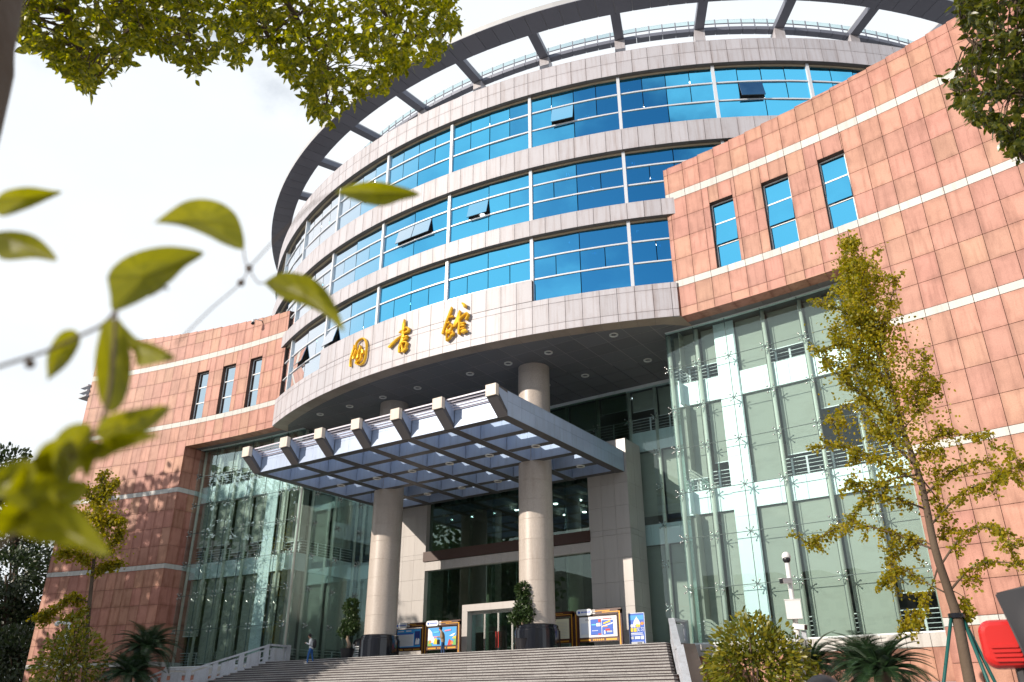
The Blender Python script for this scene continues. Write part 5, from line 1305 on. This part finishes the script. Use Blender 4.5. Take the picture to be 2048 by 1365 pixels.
# ------------------------------------------------------------------ overhanging trees close to the camera
lf = MB()
def leaf_shape(b_, L_, W_):
    K = 6
    for s in (-1, 1):
        pr = None
        for i in range(K+1):
            t = i/K; w_ = W_*.5*math.sin(math.pi*t**.8)**.9; z_ = -.12*L_*t*t; q = (Vector((t*L_, 0, z_)), Vector((t*L_, s*w_, z_+.10*w_)))
            if pr: b_.poly([pr[0], pr[1], q[1], q[0]] if s < 0 else [pr[0], q[0], q[1], pr[1]])
            pr = q
def overhang(lab, region, dens, d0, d1, lsize, m, seed, trunk, limbs, nobj=150, wsize=.5):
    T_ = thing('overhanging_tree', lab, 'tree'); rd = random.Random(seed)
    m_ = MB(); m_.tube(smooth(trunk[0]), trunk[1], 14); m_.build('trunk', m_trunk, T_, smooth=True)
    lp = []
    for l in limbs:
        q = smooth(l, 6); lp += q; k = len(q); m_ = MB(); m_.tube(q, [.045*(1-.85*i/(k-1))+.004 for i in range(k)], 7); m_.build('branch', m_trunk, T_, smooth=True)
    b_ = MB(); leaf_shape(b_, lsize, lsize*wsize); me = b_.mesh('leaf', m, True)
    tw = MB(); rest = MB(); cnt = 0; leafs = []
    for _ in range(dens):
        p = region(rd)
        if p is None: continue
        c = at(p, rd.uniform(d0, d1)); near = min(lp, key=lambda q: (q-c).length)
        if (near-c).length < .75: tw.tube([near, near.lerp(c, .5)+Vector((0,0,.06)), c], [.007, .005, .003], 4)
        n = rd.randint(6, 9); ax = Vector((rd.gauss(0,.5), rd.gauss(0,.5), -.7)).normalized()
        for j in range(n):
            v_ = (ax*.55+Vector((rd.gauss(0,.7), rd.gauss(0,.7), rd.gauss(-.05,.5)))).normalized()
            o_ = c+Vector((rd.gauss(0,.035), rd.gauss(0,.035), rd.gauss(0,.03)))
            qn = v_.to_track_quat('X', 'Z'); Mx = Matrix.Translation(o_) @ qn.to_matrix().to_4x4() @ Matrix.Rotation(rd.uniform(-1.2, 1.2), 4, 'X') @ Matrix.Scale(rd.uniform(.7, 1.15), 4)
            leafs.append(((o_-CAM).length, Mx))
    leafs.sort(key=lambda t: t[0])
    for i, (_, Mx) in enumerate(leafs):
        if i < nobj: put('leaf', me, T_).matrix_world = Mx
        else:
            s0 = len(rest.v); leaf_shape(rest, lsize, lsize*wsize); rest.v[s0:] = [tuple(Mx @ Vector(v_)) for v_ in rest.v[s0:]]
    rest.build('foliage', m, T_, smooth=True, kind='stuff'); tw.build('twig', m_trunk, T_, kind='stuff')
BL = [(-60,60),(45,70),(60,100),(120,140),(180,180),(240,150),(270,95),(300,108),(345,128),(395,160),(440,85),(470,138),(500,72),(550,128),(600,185),(650,258),(690,222),(760,196),(800,150),(850,128),(900,98),(918,66),(925,-140)]
def blim(x):
    for (a, ya), (b_, yb) in zip(BL, BL[1:]):
        if a <= x <= b_: return ya+(yb-ya)*(x-a)/(b_-a)
    return -999
def reg_left(rd):
    x = rd.uniform(-60, 912); lim = blim(x)-12
    y_ = lim-(rd.random()**1.25)*(lim+150)
    if (math.hypot((x-95)/42, (y_-45)/28) < 1 or math.hypot((x-420)/26, (y_-78)/22) < 1 or math.hypot((x-555)/14, (y_-10)/14) < 1) and rd.random() < .9: return None
    return (x, y_)
overhang('leafy tree hanging in from the top left with a dark trunk at the left edge', reg_left, 1500, 5.6, 7.6, .105, m_camph, 91,
  ([at((-430,1500),1.15), at((-275,700),1.12), at((-138,215),1.1), at((-84,0),1.1), at((-10,-260),1.25), at((150,-700),2.0)], [.085]*6+[.08]*5+[.075]*5+[.07]*5),
  [[at((150,-700),2.0), at((200,-300),4.5), at((330,-60),6.2), at((380,70),6.6), at((400,130),6.7)], [at((150,-700),2.0), at((420,-300),5), at((560,-20),6.4), at((640,120),6.8), at((655,230),6.9)], [at((150,-700),2.0), at((120,-250),4.6), at((130,-20),6.2), at((150,90),6.4), at((190,160),6.5)],
   [at((420,-300),5), at((700,-80),6.6), at((800,60),7.0), at((890,70),7.1)], [at((200,-300),4.5), at((250,-40),6.2), at((270,50),6.4)], [at((420,-300),5), at((500,-60),6.3), at((540,90),6.6)]], 290)
BR = [(1905,-140),(1903,20),(1925,60),(1935,110),(1885,165),(1902,205),(1930,238),(1960,255),(1990,272),(2015,300),(2048,338),(2120,350)]
def reg_right(rd):
    y_ = rd.uniform(-140, 335); 
    for (xa, ya), (xb, yb) in zip(BR, BR[1:]):
        if ya <= y_ <= yb:
            xl = xa+(xb-xa)*(y_-ya)/(yb-ya)+10; return (xl+(rd.random()**1.2)*(2200-xl), y_-6)
    return None
overhang('dark glossy leafed branch reaching in at the top right corner', reg_right, 800, 7.2, 9.0, .105, m_right, 92,
  ([at((2500,1500),9), at((2480,800),9), at((2450,200),9), at((2400,-300),9)], [.16]*13),
  [[at((2450,200),9), at((2250,60),8.4), at((2080,60),8.1), at((1960,90),8.0), at((1925,60),7.9)], [at((2450,200),9), at((2200,180),8.3), at((2020,190),8.0), at((1900,178),7.9)], [at((2450,200),9), at((2200,250),8.3), at((2080,290),8.1), at((2045,320),8)], [at((2080,60),8.1), at((2000,-30),8.0)]], 200, .5)

# ------------------------------------------------------------------ out of focus branch right in front of the lens
FB = thing('leafy_branch', 'out of focus olive green leafy twig close to the camera on the left', 'branch')
m_rib = leafmat('leaf_rib', (.20,.19,.02), (.24,.22,.03), .2)
def near_leaf(poly, d, tilt=0.0, cup=.05, seed=0):
    cx = sum(p[0] for p in poly)/len(poly); cy = sum(p[1] for p in poly)/len(poly); P = []
    pp = smooth([Vector((*p, 0)) for p in poly+[poly[0]]], 4)[:-1]
    w_ = max(abs(p[0]-cx) for p in poly)
    b_ = MB(); c0_ = at((cx, cy), d*(1+cup*.35))
    ring = [at((p.x, p.y), d*(1+tilt*(p.x-cx)/w_*.08)) for p in pp]; mid = [at(((p.x+cx)/2, (p.y+cy)/2), d*(1+tilt*(p.x-cx)/w_*.04+cup*.22)) for p in pp]
    n = len(ring)
    for i in range(n):
        j = (i+1) % n; b_.poly([ring[i], ring[j], mid[j], mid[i]]); b_.poly([mid[i], mid[j], c0_])
    o = b_.build('leaf', m_fore, FB, smooth=True)
    k0 = 0; k1 = max(range(n), key=lambda i: (ring[i]-ring[0]).length); c1 = c0_.lerp(CAM, .004)
    r_ = MB(); r_.tube(smooth([ring[k0], c1, ring[k1].lerp(c1, .06)]), [.0006*d]*4+[.0005*d]*4+[.0002*d], 5); r_.build('midrib', m_rib, o)
    return o
LV = [([(-12,402),(10,382),(55,374),(100,380),(124,385),(95,400),(50,420),(0,433)], .78, .5), ([(-12,465),(25,462),(65,470),(95,492),(114,522),(70,517),(0,518)], .76, -.5),
 ([(308,446),(335,425),(370,403),(410,398),(450,410),(478,440),(488,497),(450,490),(410,470),(360,452)], .74, .8), ([(214,556),(225,535),(255,512),(300,497),(350,493),(408,506),(370,535),(340,565),(300,592),(262,612),(226,622),(220,590)], .72, .4),
 ([(527,566),(555,548),(585,545),(625,556),(655,583),(675,620),(688,664),(660,640),(630,620),(590,605),(560,595)], .80, -.6), ([(670,386),(700,370),(745,363),(790,370),(840,389),(800,402),(765,413),(720,405)], .84, .5),
 ([(95,762),(93,720),(102,690),(122,664),(148,660),(161,678),(152,705),(130,735)], .73, .3), ([(204,645),(240,640),(258,690),(263,745),(250,800),(225,826),(205,812),(192,770),(190,710)], .70, .2),
 ([(212,640),(245,650),(275,678),(310,690),(352,717),(315,727),(275,733),(268,706),(240,680)], .74, -.7), ([(190,870),(205,838),(250,822),(338,812),(312,850),(275,872),(225,895)], .69, .6), ([(175,905),(205,880),(255,864),(320,868),(285,886),(235,905),(200,922)], .67, -.4),
 ([(103,925),(108,880),(140,850),(182,850),(180,890),(165,930),(130,965)], .68, .5), ([(5,995),(40,940),(90,905),(135,920),(140,965),(100,1000),(50,1020)], .66, .3), ([(20,1062),(45,1020),(95,998),(150,1015),(195,1065),(217,1112),(150,1095),(80,1085)], .65, -.5), ([(150,905),(180,880),(205,890),(190,925),(172,958)], .67, .2), ([(60,930),(85,890),(130,875),(150,900),(120,935),(85,950)], .675, .4), ([(-20,960),(15,925),(60,920),(70,950),(30,985),(-10,995)], .66, -.3), ([(95,985),(140,960),(175,970),(160,1005),(120,1015)], .655, .3), ([(-15,1035),(20,1000),(60,1010),(50,1050),(0,1075)], .66, .2)]
for i, (p, d, t) in enumerate(LV): near_leaf(p, d, t)
for pts, d, r_ in (([(-60,755),(0,733),(95,702),(160,672),(205,650),(232,622)], .71, .0016), ([(232,622),(222,760),(200,850),(150,910),(90,990),(40,1060),(-40,1120)], .69, .0015), ([(350,690),(420,620),(480,568),(497,537)], .86, .0008), ([(497,537),(560,470),(630,405),(672,386)], .86, .0008), ([(497,537),(515,565),(528,566)], .83, .0008), ([(487,497),(490,520),(497,537)], .8, .0008), ([(300,592),(330,575),(335,580)], .73, .0012)):
    m_ = MB(); m_.tube(smooth([at(p, d) for p in pts]), r_, 6); m_.build('twig', m_trunk, FB, smooth=True)
for p in ((482,566),(498,537),(60,728)):
    m_ = MB(); m_.sphere(at(p, .84 if p[0] > 100 else .71), .0042, 8, 6); m_.build('bud', m_trunk, FB, smooth=True)

# ------------------------------------------------------------------ the town behind the camera, mirrored in the glass
m_bld = surf('apartment_render', (.33,.30,.27), .8, blotch=.3, streak=.3); m_win = surf('dark_window', (.03,.04,.05), .2)
for i, (x, y_, w_, dp, h) in enumerate(((-62,-128,26,16,21),(-30,-135,22,16,26),(-2,-130,24,16,22),(28,-138,26,16,29),(62,-128,30,16,24),(98,-132,26,16,31),(134,-120,26,16,26),(-112,-84,36,16,34),(-146,-100,34,16,40),(-84,-112,40,16,30))):  # last three blocks are added to cover bright horizon mirrored in the left glass
    T_ = thing('apartment_building', ['low apartment block mirrored at the far west of the row', 'apartment block mirrored second from the west', 'narrow apartment block mirrored behind the pavilion ridge', 'tall apartment block mirrored east of the pavilion', 'broad apartment block mirrored right of the tall one', 'tallest apartment block mirrored toward the east', 'apartment block mirrored at the far east of the row', 'added apartment block hiding the bright horizon in the left glass wall, nearest', 'added tall apartment block hiding the bright horizon in the left glass wall, farthest', 'added low apartment block hiding the bright horizon behind the nearest one on the left'][i], 'building', (0,0,0), 'apartment blocks across the plaza')
    m_ = MB(); m_.box(x-w_/2, x+w_/2, y_-dp, y_, GROUND, GROUND+h); m_.build('wall', m_bld, T_)
    m_ = MB(); m_.box(x-w_/2+2, x-w_/2+6, y_-dp+3, y_-3, GROUND+h+.005, GROUND+h+2.6); m_.build('roof_hut', m_bld, T_)
    wm_ = boxmesh('window', 1.5, .1, 1.5, m_win)
    for f in range(int(h/3.1)):
        for k in range(int(w_/3.2)): put('window', wm_, T_, (x-w_/2+2+3.2*k, y_+.06, GROUND+1.3+3.1*f), rz=math.pi)
PV = thing('pavilion', 'tiled roof pavilion across the plaza seen only in the glass', 'pavilion')
m_tile = surf('dark_roof_tile', (.06,.06,.06), .7)
m_ = MB(); m_.prism([(14,-92,9), (44,-92,9), (44,-80,9), (14,-80,9)], [(20,-87,14), (38,-87,14), (38,-85,14), (20,-85,14)]); m_.build('roof', m_tile, PV)
m_ = MB(); m_.box(17, 41, -90, -82, GROUND, 8.9); m_.build('hall', m_bld, PV)
for x in (15, 21, 27, 33, 39, 43):
    m_ = MB(); m_.tube([(x, -80.8, GROUND), (x, -80.8, 8.98)], .3, 10); m_.build('column', m_bld, PV)
